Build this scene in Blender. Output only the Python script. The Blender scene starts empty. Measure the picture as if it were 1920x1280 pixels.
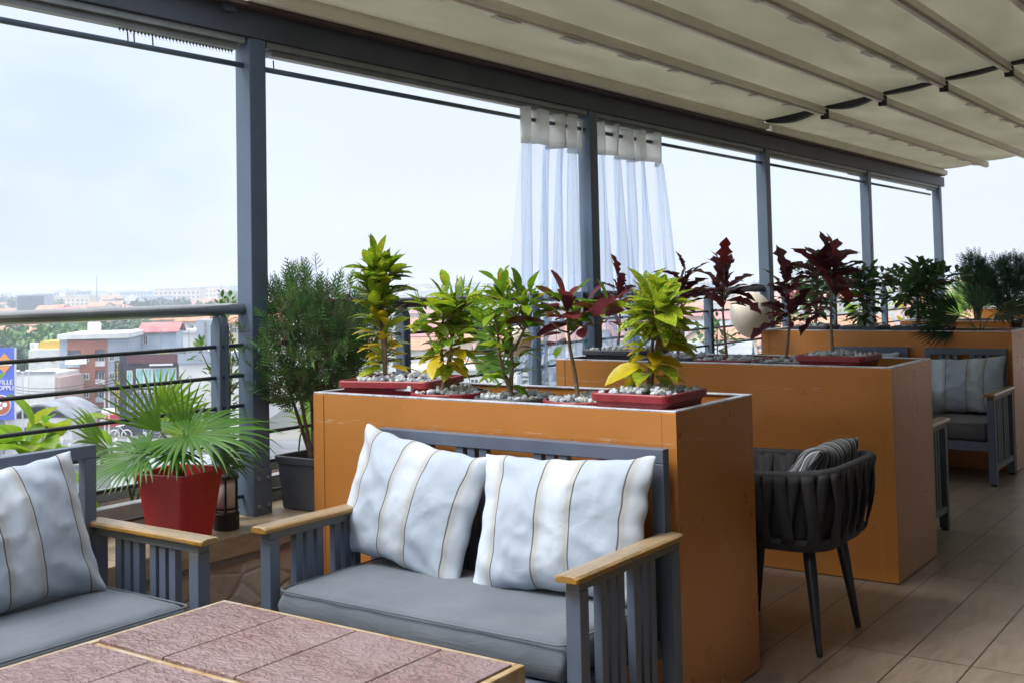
import bpy, bmesh, math, random
from mathutils import Vector, Matrix, noise
PI = math.pi
R = math.radians
rnd = random.Random(7)
scene = bpy.context.scene

# ------------------------------------------------------------------ camera
EYE = Vector((0, 0, 1.40))
F3 = Vector((-0.57905503, 0.81404657, 0.04498292))
R3 = Vector((0.81415337, 0.58027846, -0.02076536))
U3 = Vector((0.04300659, -0.02459871, 0.99877191))
cd = bpy.data.cameras.new('camera'); cam = bpy.data.objects.new('camera', cd)
scene.collection.objects.link(cam)
cam.matrix_world = Matrix(((R3.x, U3.x, -F3.x, EYE.x), (R3.y, U3.y, -F3.y, EYE.y), (R3.z, U3.z, -F3.z, EYE.z), (0, 0, 0, 1)))
cd.sensor_width = 36; cd.lens = 2116.17 / 1920 * 36
cd.shift_y = -202.577 / 1920
cd.clip_start = 0.05; cd.clip_end = 9000
cd.dof.use_dof = True; cd.dof.focus_distance = 4.6; cd.dof.aperture_fstop = 10.0
scene.camera = cam

# ------------------------------------------------------------------ world, sun, exposure
SUN_EL, SUN_AZ = R(58), R(215)      # azimuth clockwise from +Y
world = bpy.data.worlds.new("World"); scene.world = world; world.use_nodes = True
wn = world.node_tree; wn.nodes.clear()
wo = wn.nodes.new('ShaderNodeOutputWorld'); bg = wn.nodes.new('ShaderNodeBackground')
sky = wn.nodes.new('ShaderNodeTexSky'); sky.sky_type = 'NISHITA'; sky.sun_disc = False
sky.sun_elevation = SUN_EL; sky.sun_rotation = SUN_AZ; sky.dust_density = 2.0; sky.air_density = 1.0
tc = wn.nodes.new('ShaderNodeTexCoord'); mp = wn.nodes.new('ShaderNodeMapping')
mp.inputs['Scale'].default_value = (1.0, 1.0, 2.6)
nz = wn.nodes.new('ShaderNodeTexNoise'); nz.inputs['Scale'].default_value = 1.7; nz.inputs['Detail'].default_value = 5
rp = wn.nodes.new('ShaderNodeValToRGB'); rp.color_ramp.elements[0].position = 0.36; rp.color_ramp.elements[1].position = 0.56
rp.color_ramp.elements[0].color = (0.72, 0.72, 0.72, 1); rp.color_ramp.elements[1].color = (1, 1, 1, 1)
mx = wn.nodes.new('ShaderNodeMix'); mx.data_type = 'RGBA'
# overcast cloud radiance (before strength), brighter overhead as under any real overcast
sx = wn.nodes.new('ShaderNodeSeparateXYZ'); cr = wn.nodes.new('ShaderNodeValToRGB')
cr.color_ramp.elements[0].position = 0.0; cr.color_ramp.elements[0].color = (0.282, 0.308, 0.352, 1)
cr.color_ramp.elements[1].position = 0.8; cr.color_ramp.elements[1].color = (0.94, 0.98, 1.06, 1)
e_ = cr.color_ramp.elements.new(0.36); e_.color = (0.275, 0.305, 0.356, 1)
sc_ = wn.nodes.new('ShaderNodeVectorMath'); sc_.operation = 'SCALE'; sc_.inputs['Scale'].default_value = 10.0
L = wn.links.new
L(tc.outputs['Generated'], mp.inputs['Vector']); L(mp.outputs['Vector'], nz.inputs['Vector'])
L(nz.outputs['Fac'], rp.inputs['Fac']); L(rp.outputs['Color'], mx.inputs['Factor'])
L(tc.outputs['Generated'], sx.inputs[0]); L(sx.outputs[2], cr.inputs['Fac']); L(cr.outputs['Color'], sc_.inputs[0]); L(sc_.outputs[0], mx.inputs[7])
# one soft blue-grey cloud bank low in the west
dt = wn.nodes.new('ShaderNodeVectorMath'); dt.operation = 'DOT_PRODUCT'; dt.inputs[1].default_value = (-0.856, 0.505, 0.105); L(tc.outputs['Generated'], dt.inputs[0])
n3 = wn.nodes.new('ShaderNodeTexNoise'); n3.inputs['Scale'].default_value = 5.0; n3.inputs['Detail'].default_value = 6; L(mp.outputs['Vector'], n3.inputs['Vector'])
mu = wn.nodes.new('ShaderNodeMath'); mu.operation = 'MULTIPLY_ADD'; mu.inputs[1].default_value = 0.05; L(n3.outputs['Fac'], mu.inputs[0]); L(dt.outputs['Value'], mu.inputs[2])
r3 = wn.nodes.new('ShaderNodeValToRGB'); r3.color_ramp.interpolation = 'EASE'; r3.color_ramp.elements[0].position = 0.985; r3.color_ramp.elements[0].color = (0, 0, 0, 1); r3.color_ramp.elements[1].position = 1.0; r3.color_ramp.elements[1].color = (1, 1, 1, 1)
sb_ = wn.nodes.new('ShaderNodeMath'); sb_.operation = 'SUBTRACT'; sb_.inputs[1].default_value = 0.024; L(mu.outputs[0], sb_.inputs[0]); L(sb_.outputs[0], r3.inputs['Fac'])
m3 = wn.nodes.new('ShaderNodeMix'); m3.data_type = 'RGBA'; m3.inputs[7].default_value = (1.75, 2.35, 3.15, 1)
fm = wn.nodes.new('ShaderNodeMath'); fm.operation = 'MULTIPLY'; fm.inputs[1].default_value = 0.45; L(r3.outputs['Color'], fm.inputs[0]); L(fm.outputs[0], m3.inputs[0])
L(sky.outputs['Color'], mx.inputs[6]); L(mx.outputs[2], m3.inputs[6]); L(m3.outputs[2], bg.inputs['Color'])
bg.inputs['Strength'].default_value = 0.10
L(bg.outputs['Background'], wo.inputs['Surface'])
sd = bpy.data.lights.new('sun', 'SUN'); sd.energy = 1.5; sd.angle = R(25); sd.color = (1, 0.96, 0.9)
sun = bpy.data.objects.new('sun', sd); scene.collection.objects.link(sun)
sv = Vector((math.sin(SUN_AZ) * math.cos(SUN_EL), math.cos(SUN_AZ) * math.cos(SUN_EL), math.sin(SUN_EL)))
sun.rotation_euler = sv.to_track_quat('Z', 'Y').to_euler()
scene.view_settings.view_transform = 'Standard'; scene.view_settings.look = 'None'
scene.view_settings.gamma = 1; scene.view_settings.exposure = 1.6
scene.render.engine = 'CYCLES'
scene.cycles.transparent_max_bounces = 24
scene.cycles.max_bounces = 8; scene.cycles.volume_bounces = 1

# ------------------------------------------------------------------ helpers
COL = scene.collection

class MB:
    def __init__(s): s.v = []; s.f = []; s.c = []; s.uv = {}; s.mi = []; s.m = 0
    def vert(s, p): s.v.append(tuple(p)); return len(s.v) - 1
    def face(s, ids, col=None): s.f.append(tuple(ids)); s.c.append(col); s.mi.append(s.m)
    def box(s, x0, x1, y0, y1, z0, z1, M=None, col=None):
        i = len(s.v)
        for z in (z0, z1):
            for x, y in ((x0, y0), (x1, y0), (x1, y1), (x0, y1)):
                p = Vector((x, y, z)); s.v.append(tuple(M @ p if M else p))
        for q in ((0, 3, 2, 1), (4, 5, 6, 7), (0, 1, 5, 4), (1, 2, 6, 5), (2, 3, 7, 6), (3, 0, 4, 7)):
            s.face([i + k for k in q], col)
        return s
    def ring(s, c, a, b, r, n):
        i = len(s.v)
        for k in range(n):
            t = 2 * PI * k / n; s.v.append(tuple(c + a * (r * math.cos(t)) + b * (r * math.sin(t))))
        return i
    def tube(s, pts, rad, n=8, col=None, cap=True):
        pts = [Vector(p) for p in pts]
        if not isinstance(rad, (list, tuple)): rad = [rad] * len(pts)
        prev = None; rings = []; a = None
        for k, p in enumerate(pts):
            d = (pts[min(k + 1, len(pts) - 1)] - pts[max(k - 1, 0)])
            if d.length < 1e-9: d = Vector((0, 0, 1))
            d.normalize()
            if a is None:
                a = d.orthogonal().normalized()
            else:
                a = (a - d * a.dot(d))
                a = a.normalized() if a.length > 1e-6 else d.orthogonal().normalized()
            b = d.cross(a)
            rings.append(s.ring(p, a, b, rad[k], n))
        for k in range(len(rings) - 1):
            for j in range(n):
                j2 = (j + 1) % n
                s.face((rings[k] + j, rings[k] + j2, rings[k + 1] + j2, rings[k + 1] + j), col)
        if cap:
            s.face([rings[0] + j for j in reversed(range(n))], col); s.face([rings[-1] + j for j in range(n)], col)
        return s
    def loft(s, loops, col=None, cap0=True, cap1=True, closed=True):
        """loops: list of equally long lists of points"""
        ids = [[s.vert(p) for p in lp] for lp in loops]
        n = len(ids[0])
        for k in range(len(ids) - 1):
            for j in range(n if closed else n - 1):
                j2 = (j + 1) % n
                s.face((ids[k][j], ids[k][j2], ids[k + 1][j2], ids[k + 1][j]), col)
        if cap0: s.face(list(reversed(ids[0])), col)
        if cap1: s.face(ids[-1], col)
        return s
    def build(s, name, mat, parent=None, smooth=False, bevel=0, label=None, stuff=False, world=True, mats=None):
        me = bpy.data.meshes.new(name)
        off = parent.location if (parent and world) else Vector((0, 0, 0))
        if parent and parent.parent and world: off = off + parent.parent.location
        me.from_pydata([(x - off.x, y - off.y, z - off.z) for x, y, z in s.v], [], s.f)
        if any(c is not None for c in s.c):
            at = me.attributes.new('Col', 'FLOAT_COLOR', 'CORNER')
            buf = []
            for f, c in zip(s.f, s.c):
                c = c or (1, 1, 1)
                buf += [c[0], c[1], c[2], 1.0] * len(f)
            at.data.foreach_set('color', buf)
        if s.uv:
            ul = me.uv_layers.new(name='UVMap')
            for lp in me.loops:
                ul.data[lp.index].uv = s.uv.get(lp.vertex_index, (0, 0))
        if mats:
            for m in mats: me.materials.append(m)
            for pl, i in zip(me.polygons, s.mi): pl.material_index = i
        elif mat: me.materials.append(mat)
        if smooth: me.shade_smooth()
        me.update()
        o = bpy.data.objects.new(name, me); COL.objects.link(o)
        if parent: o.parent = parent
        if bevel:
            b = o.modifiers.new('bevel', 'BEVEL'); b.width = bevel; b.segments = 2; b.limit_method = 'ANGLE'; b.angle_limit = R(40)
        if label: o['label'] = label
        if stuff: o['kind'] = 'stuff'
        return o

def thing(name, label, cat, loc=(0, 0, 0), group=None):
    o = bpy.data.objects.new(name, None); COL.objects.link(o); o.location = loc
    o.empty_display_size = 0.1
    o['label'] = label; o['category'] = cat
    if group: o['group'] = group
    return o

def tag(o, label, cat, group=None, kind=None):
    if kind: o['kind'] = kind
    if label: o['label'] = label
    if cat: o['category'] = cat
    if group: o['group'] = group
    return o

def copy_tree(o, parent=None):
    c = o.copy(); COL.objects.link(c)
    if parent: c.parent = parent
    for ch in [x for x in bpy.data.objects if x.parent == o]:
        copy_tree(ch, c)
    return c

def place_copy(src, loc, rz, label, group=None):
    c = copy_tree(src); c.location = loc; c.rotation_euler = (0, 0, rz)
    c['label'] = label
    if group: c['group'] = group
    return c

# ------------------------------------------------------------------ materials
class NT:
    def __init__(s, name):
        s.m = bpy.data.materials.new(name); s.m.use_nodes = True; s.t = s.m.node_tree
        s.t.nodes.clear(); s.out = s.n('ShaderNodeOutputMaterial')
    def n(s, typ, **kw):
        nd = s.t.nodes.new(typ)
        for k, v in kw.items():
            if k.startswith('i_'):
                nd.inputs[k[2:].replace('_', ' ')].default_value = v
            else: setattr(nd, k, v)
        return nd
    def l(s, a, b): s.t.links.new(a, b)
    def coord(s, kind='Object', scale=(1, 1, 1), rot=(0, 0, 0), loc=(0, 0, 0)):
        c = s.n('ShaderNodeTexCoord'); m = s.n('ShaderNodeMapping')
        m.inputs['Scale'].default_value = scale; m.inputs['Rotation'].default_value = rot; m.inputs['Location'].default_value = loc
        s.l(c.outputs[kind], m.inputs['Vector']); return m.outputs['Vector']
    def noise(s, vec, scale, detail=4, rough=0.55, dist=0.0):
        nd = s.n('ShaderNodeTexNoise'); nd.inputs['Scale'].default_value = scale; nd.inputs['Detail'].default_value = detail
        nd.inputs['Roughness'].default_value = rough; nd.inputs['Distortion'].default_value = dist
        s.l(vec, nd.inputs['Vector']); return nd.outputs['Fac']
    def ramp(s, fac, stops):
        r = s.n('ShaderNodeValToRGB'); el = r.color_ramp.elements
        while len(el) < len(stops): el.new(0.5)
        for e, (p, c) in zip(el, stops):
            e.position = p; e.color = (c[0], c[1], c[2], 1) if isinstance(c, (tuple, list)) else (c, c, c, 1)
        s.l(fac, r.inputs['Fac']); return r.outputs['Color']
    def mix(s, fac, a, b, blend='MIX'):
        m = s.n('ShaderNodeMix', data_type='RGBA', blend_type=blend)
        for i, v in ((0, fac), (6, a), (7, b)):
            if isinstance(v, (int, float)): m.inputs[i].default_value = v if i == 0 else (v, v, v, 1)
            elif isinstance(v, tuple): m.inputs[i].default_value = (v[0], v[1], v[2], 1)
            else: s.l(v, m.inputs[i])
        return m.outputs[2]
    def math(s, op, a, b=0.0, c=None):
        m = s.n('ShaderNodeMath', operation=op)
        for i, v in enumerate((a, b) if c is None else (a, b, c)):
            if isinstance(v, (int, float)): m.inputs[i].default_value = v
            else: s.l(v, m.inputs[i])
        return m.outputs[0]
    def bump(s, h, strength=0.3, dist=0.01):
        b = s.n('ShaderNodeBump'); b.inputs['Strength'].default_value = strength; b.inputs['Distance'].default_value = dist
        s.l(h, b.inputs['Height']); return b.outputs['Normal']
    def pbr(s, col, rough=0.5, metal=0.0, normal=None, spec=0.5, coat=0.0, link=True):
        p = s.n('ShaderNodeBsdfPrincipled')
        if isinstance(col, tuple): p.inputs['Base Color'].default_value = (*col[:3], 1)
        else: s.l(col, p.inputs['Base Color'])
        if isinstance(rough, (int, float)): p.inputs['Roughness'].default_value = rough
        else: s.l(rough, p.inputs['Roughness'])
        if isinstance(metal, (int, float)): p.inputs['Metallic'].default_value = metal
        else: s.l(metal, p.inputs['Metallic'])
        p.inputs['Specular IOR Level'].default_value = spec
        p.inputs['Coat Weight'].default_value = coat
        if normal is not None: s.l(normal, p.inputs['Normal'])
        if link: s.l(p.outputs[0], s.out.inputs['Surface'])
        return p

def plain(name, col, rough=0.5, metal=0.0, var=0.12, scale=8.0, bump=0.0, bscale=60, spec=0.5):
    t = NT(name); v = t.coord()
    n = t.noise(v, scale)
    c = t.mix(t.ramp(n, [(0.3, 0.0), (0.7, 1.0)]), tuple(x * (1 - var) for x in col), tuple(min(1, x * (1 + var)) for x in col))
    nr = None
    if bump: nr = t.bump(t.noise(v, bscale), bump, 0.01)
    t.pbr(c, rough, metal, nr, spec); return t.m

def leafmat(name, speck=None, speckfac=0.0, speckscale=90, gloss=0.35, trans=0.45, tint=1.0):
    t = NT(name); v = t.coord()
    a = t.n('ShaderNodeAttribute', attribute_name='Col')
    n = t.noise(v, 30, 3)
    c = t.mix(t.ramp(n, [(0.3, 0.0), (0.75, 1.0)]), t.mix(1.0, a.outputs['Color'], (0.72, 0.72, 0.72), 'MULTIPLY'), a.outputs['Color'])
    if speck:
        n2 = t.noise(v, speckscale, 2, 0.5)
        c = t.mix(t.ramp(n2, [(0.60 - speckfac, 0.0), (0.65 - speckfac, 1.0)]), c, speck)
    p = t.pbr(c, gloss, 0, t.bump(n, 0.25, 0.004), 0.45, link=False)
    tr = t.n('ShaderNodeBsdfTranslucent'); t.l(c, tr.inputs['Color'])
    ms = t.n('ShaderNodeMixShader'); ms.inputs[0].default_value = trans
    t.l(p.outputs[0], ms.inputs[1]); t.l(tr.outputs[0], ms.inputs[2]); t.l(ms.outputs[0], t.out.inputs['Surface'])
    return t.m

M = {}
M['steel'] = plain('blue_grey_painted_steel', (0.082, 0.115, 0.165), 0.42, 0.0, 0.14, 3, 0.06, 90)
M['steel_dark'] = plain('dark_painted_steel', (0.046, 0.054, 0.072), 0.5, 0.0, 0.2, 4)
M['bar'] = plain('dark_rail_steel', (0.035, 0.037, 0.043), 0.45, 0.0, 0.15, 6)
M['inox'] = plain('brushed_handrail', (0.62, 0.61, 0.58), 0.26, 0.9, 0.12, 5)
M['galv'] = plain('grey_track_metal', (0.23, 0.25, 0.25), 0.45, 0.4, 0.15, 6)
M['cream'] = plain('cream_powder_coat', (0.80, 0.75, 0.64), 0.45, 0, 0.07, 3)
M['clip'] = plain('pale_clip_plastic', (0.55, 0.53, 0.47), 0.4, 0, 0.05, 5)
M['black'] = plain('black_rubber', (0.012, 0.012, 0.014), 0.6)
M['beamshade'] = plain('brown_beam_shadow', (0.06, 0.03, 0.025), 0.6)  # colour of the brown shadow above the beam
M['redpot'] = plain('red_plastic', (0.47, 0.02, 0.026), 0.38, 0, 0.16, 7, 0.05, 120)
M['redtray'] = plain('dusty_red_plastic', (0.26, 0.022, 0.028), 0.45, 0, 0.2, 14)
M['greypot'] = plain('grey_plastic', (0.058, 0.062, 0.072), 0.5, 0, 0.15, 9)
M['soil'] = plain('soil', (0.05, 0.03, 0.02), 0.95, 0, 0.5, 60, 0.8, 90)
M['white'] = plain('white_paint', (0.72, 0.73, 0.74), 0.6, 0, 0.06, 3)
M['balloon'] = plain('pearl_latex', (0.66, 0.60, 0.50), 0.3, 0, 0.03, 3)
M['stem'] = plain('woody_stem', (0.20, 0.14, 0.085), 0.8, 0, 0.35, 50, 0.4, 160)
M['greenstem'] = plain('green_stem', (0.12, 0.19, 0.04), 0.5, 0, 0.25, 30)
M['bark'] = plain('thuja_bark', (0.15, 0.10, 0.065), 0.9, 0, 0.4, 40, 0.7, 120)
M['ledgeconc'] = plain('grey_concrete', (0.27, 0.28, 0.29), 0.85, 0, 0.15, 8, 0.3, 60)
M['ropeblack'] = plain('black_woven_strap', (0.022, 0.021, 0.024), 0.78, 0, 0.25, 40, 0.35, 500)
M['legmetal'] = plain('black_tapered_leg', (0.035, 0.036, 0.042), 0.32, 0.2)

# gravel
t = NT('pale_gravel'); v = t.coord()
g = t.n('ShaderNodeNewGeometry')
rn = t.ramp(g.outputs['Random Per Island'], [(0.0, (0.34, 0.36, 0.39)), (0.35, (0.52, 0.56, 0.61)), (0.8, (0.68, 0.71, 0.74)), (0.93, (0.55, 0.49, 0.38))])
t.pbr(t.mix(0.35, rn, t.ramp(t.noise(v, 220, 3), [(0.3, 0.3), (0.7, 0.9)]), 'MULTIPLY'), 0.85, 0, t.bump(t.noise(v, 300), 0.5, 0.003)); M['gravel'] = t.m

# copper orange panel
t = NT('copper_orange_panel'); v = t.coord()
n = t.noise(v, 2.2, 3); c = t.mix(t.ramp(n, [(0.3, 0.0), (0.7, 1.0)]), (0.47, 0.185, 0.040), (0.53, 0.215, 0.050))
vs = t.coord(scale=(7, 7, 150)); sc = t.noise(vs, 1.6, 5, 0.7)
sep = t.n('ShaderNodeSeparateXYZ'); t.l(t.coord(), sep.inputs[0])
band = t.math('ABSOLUTE', t.math('SUBTRACT', sep.outputs[2], 0.875)); band = t.math('LESS_THAN', band, 0.012)
scm = t.math('MULTIPLY', t.math('GREATER_THAN', sc, 0.60), band)
dots = t.math('GREATER_THAN', t.noise(v, 190, 2, 0.5), 0.83)
wear = t.math('MAXIMUM', scm, dots)
c = t.mix(t.math('MULTIPLY', wear, 0.6), c, (0.62, 0.48, 0.36))
t.pbr(c, t.math('ADD', t.math('MULTIPLY', t.noise(v, 9, 4), 0.1), 0.24), 0.3, t.bump(t.noise(v, 1.4, 2), 0.12, 0.02), 0.5); M['orange'] = t.m
M['orange_edge'] = plain('orange_edge_trim', (0.46, 0.20, 0.055), 0.4, 0.2, 0.1, 20)
t = NT('scuffed_aluminium_rim'); v = t.coord()
n = t.noise(v, 14, 5, 0.7)
t.pbr(t.ramp(n, [(0.35, (0.32, 0.34, 0.42)), (0.52, (0.62, 0.64, 0.70)), (0.7, (0.85, 0.85, 0.87))]), 0.3, 0.35); M['rim'] = t.m

# roof fabric
t = NT('ribbed_canopy_fabric'); v = t.coord()
w = t.n('ShaderNodeTexWave', wave_type='BANDS', bands_direction='Y'); w.inputs['Scale'].default_value = 22; w.inputs['Distortion'].default_value = 0.15
t.l(v, w.inputs['Vector'])
n = t.noise(t.coord(scale=(2.0, .6, 1)), 2.0, 5)
c = t.mix(t.ramp(n, [(0.3, 0.0), (0.7, 1.0)]), (0.43, 0.425, 0.35), (0.53, 0.52, 0.44))
c = t.mix(t.math('MULTIPLY', w.outputs['Fac'], 0.22), c, (0.22, 0.2, 0.14))
p = t.pbr(c, 0.6, 0, t.bump(w.outputs['Fac'], 0.25, 0.004), 0.4, link=False)
tr = t.n('ShaderNodeBsdfTranslucent'); t.l(c, tr.inputs['Color'])
ms = t.n('ShaderNodeMixShader'); ms.inputs[0].default_value = 0.55
t.l(p.outputs[0], ms.inputs[1]); t.l(tr.outputs[0], ms.inputs[2]); t.l(ms.outputs[0], t.out.inputs['Surface']); M['fabric_roof'] = t.m

# floor tiles: 1.21 m x 0.2277 m planks, joints aligned
t = NT('wood_look_floor_tiles'); v = t.coord()
sep = t.n('ShaderNodeSeparateXYZ'); t.l(v, sep.inputs[0])
PX, PY = 0.2277, 1.21
fx = t.math('DIVIDE', t.math('ADD', sep.outputs[0], 1.525), PX); fy = t.math('DIVIDE', t.math('SUBTRACT', sep.outputs[1], 4.285), PY)
def joint(f, P, wd):
    fr = t.math('FRACT', f); e = t.math('MINIMUM', fr, t.math('SUBTRACT', 1.0, fr)); return t.math('LESS_THAN', e, wd / P)
jm = t.math('MAXIMUM', joint(fx, PX, 0.0032), joint(fy, PY, 0.0032))
jw = t.math('MAXIMUM', joint(fx, PX, 0.005), joint(fy, PY, 0.005))
cell = t.n('ShaderNodeCombineXYZ'); t.l(t.math('FLOOR', fx), cell.inputs[0]); t.l(t.math('FLOOR', fy), cell.inputs[1])
wnz = t.n('ShaderNodeTexWhiteNoise', noise_dimensions='3D'); t.l(cell.outputs[0], wnz.inputs['Vector'])
add = t.n('ShaderNodeVectorMath', operation='MULTIPLY_ADD'); t.l(wnz.outputs['Color'], add.inputs[0]); add.inputs[1].default_value = (9, 9, 9); t.l(v, add.inputs[2])
m2 = t.n('ShaderNodeMapping'); m2.inputs['Scale'].default_value = (1.0, 0.22, 1); t.l(add.outputs[0], m2.inputs['Vector'])
gr = t.noise(m2.outputs[0], 11, 6, 0.62, 1.8)
c = t.ramp(gr, [(0.28, (0.150, 0.116, 0.088)), (0.5, (0.215, 0.172, 0.136)), (0.72, (0.265, 0.217, 0.173))])
c = t.mix(t.math('MULTIPLY', wnz.outputs['Value'], 0.22), c, (0.10, 0.075, 0.055))
stain = t.ramp(t.noise(v, 1.3, 4), [(0.35, 0.0), (0.7, 1.0)])
c = t.mix(t.math('MULTIPLY', stain, 0.3), c, (0.19, 0.155, 0.12))
c = t.mix(jm, c, (0.035, 0.027, 0.022))
rg = t.math('ADD', t.math('MULTIPLY', t.noise(v, 6, 4), 0.22), 0.26)
t.pbr(c, rg, 0, t.bump(t.math('SUBTRACT', t.math('MULTIPLY', gr, 0.15), jw), 0.35, 0.004), 0.5); M['floor'] = t.m

# ledge tile and crazy paving
t = NT('beige_ledge_tile'); v = t.coord(); sep = t.n('ShaderNodeSeparateXYZ'); t.l(v, sep.inputs[0])
fy = t.math('DIVIDE', t.math('ADD', sep.outputs[1], 0.16), 0.33); jn = joint(fy, 0.33, 0.0025)
c = t.ramp(t.noise(t.coord(scale=(1, 1, 3)), 9, 5), [(0.3, (0.22, 0.165, 0.105)), (0.7, (0.36, 0.28, 0.185))])
t.pbr(t.mix(jn, c, (0.09, 0.07, 0.05)), 0.45, 0, t.bump(t.noise(v, 40), 0.15, 0.005)); M['ledgetile'] = t.m
t = NT('crazy_paving_stone'); v = t.coord()
vo = t.n('ShaderNodeTexVoronoi', feature='DISTANCE_TO_EDGE'); vo.inputs['Scale'].default_value = 7; t.l(t.coord(scale=(1, .8, 1.5)), vo.inputs['Vector'])
vc = t.n('ShaderNodeTexVoronoi', feature='F1'); vc.inputs['Scale'].default_value = 7; t.l(t.coord(scale=(1, .8, 1.5)), vc.inputs['Vector'])
sc = t.n('ShaderNodeSeparateColor'); t.l(vc.outputs['Color'], sc.inputs[0])
c = t.ramp(sc.outputs[0], [(0.0, (0.30, 0.21, 0.15)), (0.4, (0.46, 0.40, 0.33)), (0.75, (0.62, 0.58, 0.50)), (1.0, (0.36, 0.27, 0.21))])
c = t.mix(0.5, c, t.ramp(t.noise(v, 30, 5), [(0.2, 0.4), (0.8, 1.0)]), 'MULTIPLY')
e = t.math('LESS_THAN', vo.outputs['Distance'], 0.035)
t.pbr(t.mix(e, c, (0.34, 0.33, 0.31)), 0.75, 0, t.bump(t.math('MINIMUM', vo.outputs['Distance'], 0.12), 0.8, 0.05)); M['paving'] = t.m

# furniture
def framemat(name, col, chips=0.80):
    t = NT(name); v = t.coord()
    c = t.mix(t.ramp(t.noise(v, 5, 4), [(0.3, 0.0), (0.7, 1.0)]), tuple(x * .85 for x in col), tuple(x * 1.12 for x in col))
    pt = t.math('GREATER_THAN', t.noise(t.coord(scale=(1, 1, .4)), 75, 2), 0.775)
    c = t.mix(pt, c, (0.36, 0.38, 0.40))
    sep = t.n('ShaderNodeSeparateXYZ'); t.l(v, sep.inputs[0])
    hi = t.ramp(t.math('ADD', sep.outputs[2], t.math('MULTIPLY', t.noise(v, 14), 0.07)), [(0.545, 0.0), (0.63, 1.0)])
    lo = t.math('LESS_THAN', sep.outputs[2], 0.60)
    rub = t.math('MULTIPLY', t.math('MULTIPLY', hi, lo), 0.75)
    c = t.mix(rub, c, (0.135, 0.115, 0.052))
    t.pbr(c, 0.42, 0, t.bump(t.noise(v, 60), 0.1, 0.004)); return t.m
M['frame'] = framemat('worn_blue_grey_wood_paint', (0.088, 0.108, 0.150))
M['framedk'] = M['frame']
t = NT('worn_armrest_varnish'); v = t.coord(scale=(6, 1, 6)); v0 = t.coord()
n = t.noise(v, 7, 5, 0.7); n2 = t.noise(v0, 90, 3)
ge = t.n('ShaderNodeNewGeometry')
sepn = t.n('ShaderNodeSeparateXYZ'); t.l(ge.outputs['Normal'], sepn.inputs[0])
topf = t.ramp(t.math('ADD', sepn.outputs[2], t.math('MULTIPLY', t.math('SUBTRACT', n, .5), 1.6)), [(0.55, 0.0), (0.95, 1.0)])
worn = t.ramp(t.math('ADD', t.math('MULTIPLY', n, 0.9), t.math('MULTIPLY', n2, 0.25)), [(0.36, (0.26, 0.22, 0.13)), (0.5, (0.19, 0.12, 0.035)), (0.62, (0.34, 0.17, 0.02)), (0.8, (0.10, 0.05, 0.015))])
worn = t.mix(t.math('MULTIPLY', topf, .42), worn, t.ramp(n2, [(.3, (.25, .25, .24)), (.7, (.36, .36, .34))]))
t.pbr(worn, 0.3, 0, t.bump(n, 0.25, 0.005), 0.5); M['arm'] = t.m

def cloth(name, cols, bscale=700):
    t = NT(name); v = t.coord(); c = t.mix(t.ramp(t.noise(v, 4, 4), [(0.35, 0.0), (0.7, 1.0)]), cols[0], cols[1])
    w1 = t.noise(t.coord(scale=(1, 6, 1)), bscale, 1); w2 = t.noise(t.coord(scale=(6, 1, 1)), bscale, 1)
    wr = t.noise(t.coord(scale=(.6, 2.2, 2.6)), 5, 4, .6, 1.0)
    p = t.pbr(c, 0.9, 0, t.bump(t.math('ADD', t.math('MULTIPLY', t.math('ADD', w1, w2), .06), wr), 0.5, 0.02), 0.2); p.inputs['Sheen Weight'].default_value = 0.15
    return t.m
M['seat'] = cloth('grey_seat_cloth', ((0.105, 0.125, 0.148), (0.135, 0.155, 0.178)))
M['seatdk'] = cloth('charcoal_seat_cloth', ((0.07, 0.068, 0.074), (0.095, 0.09, 0.097)))

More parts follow.
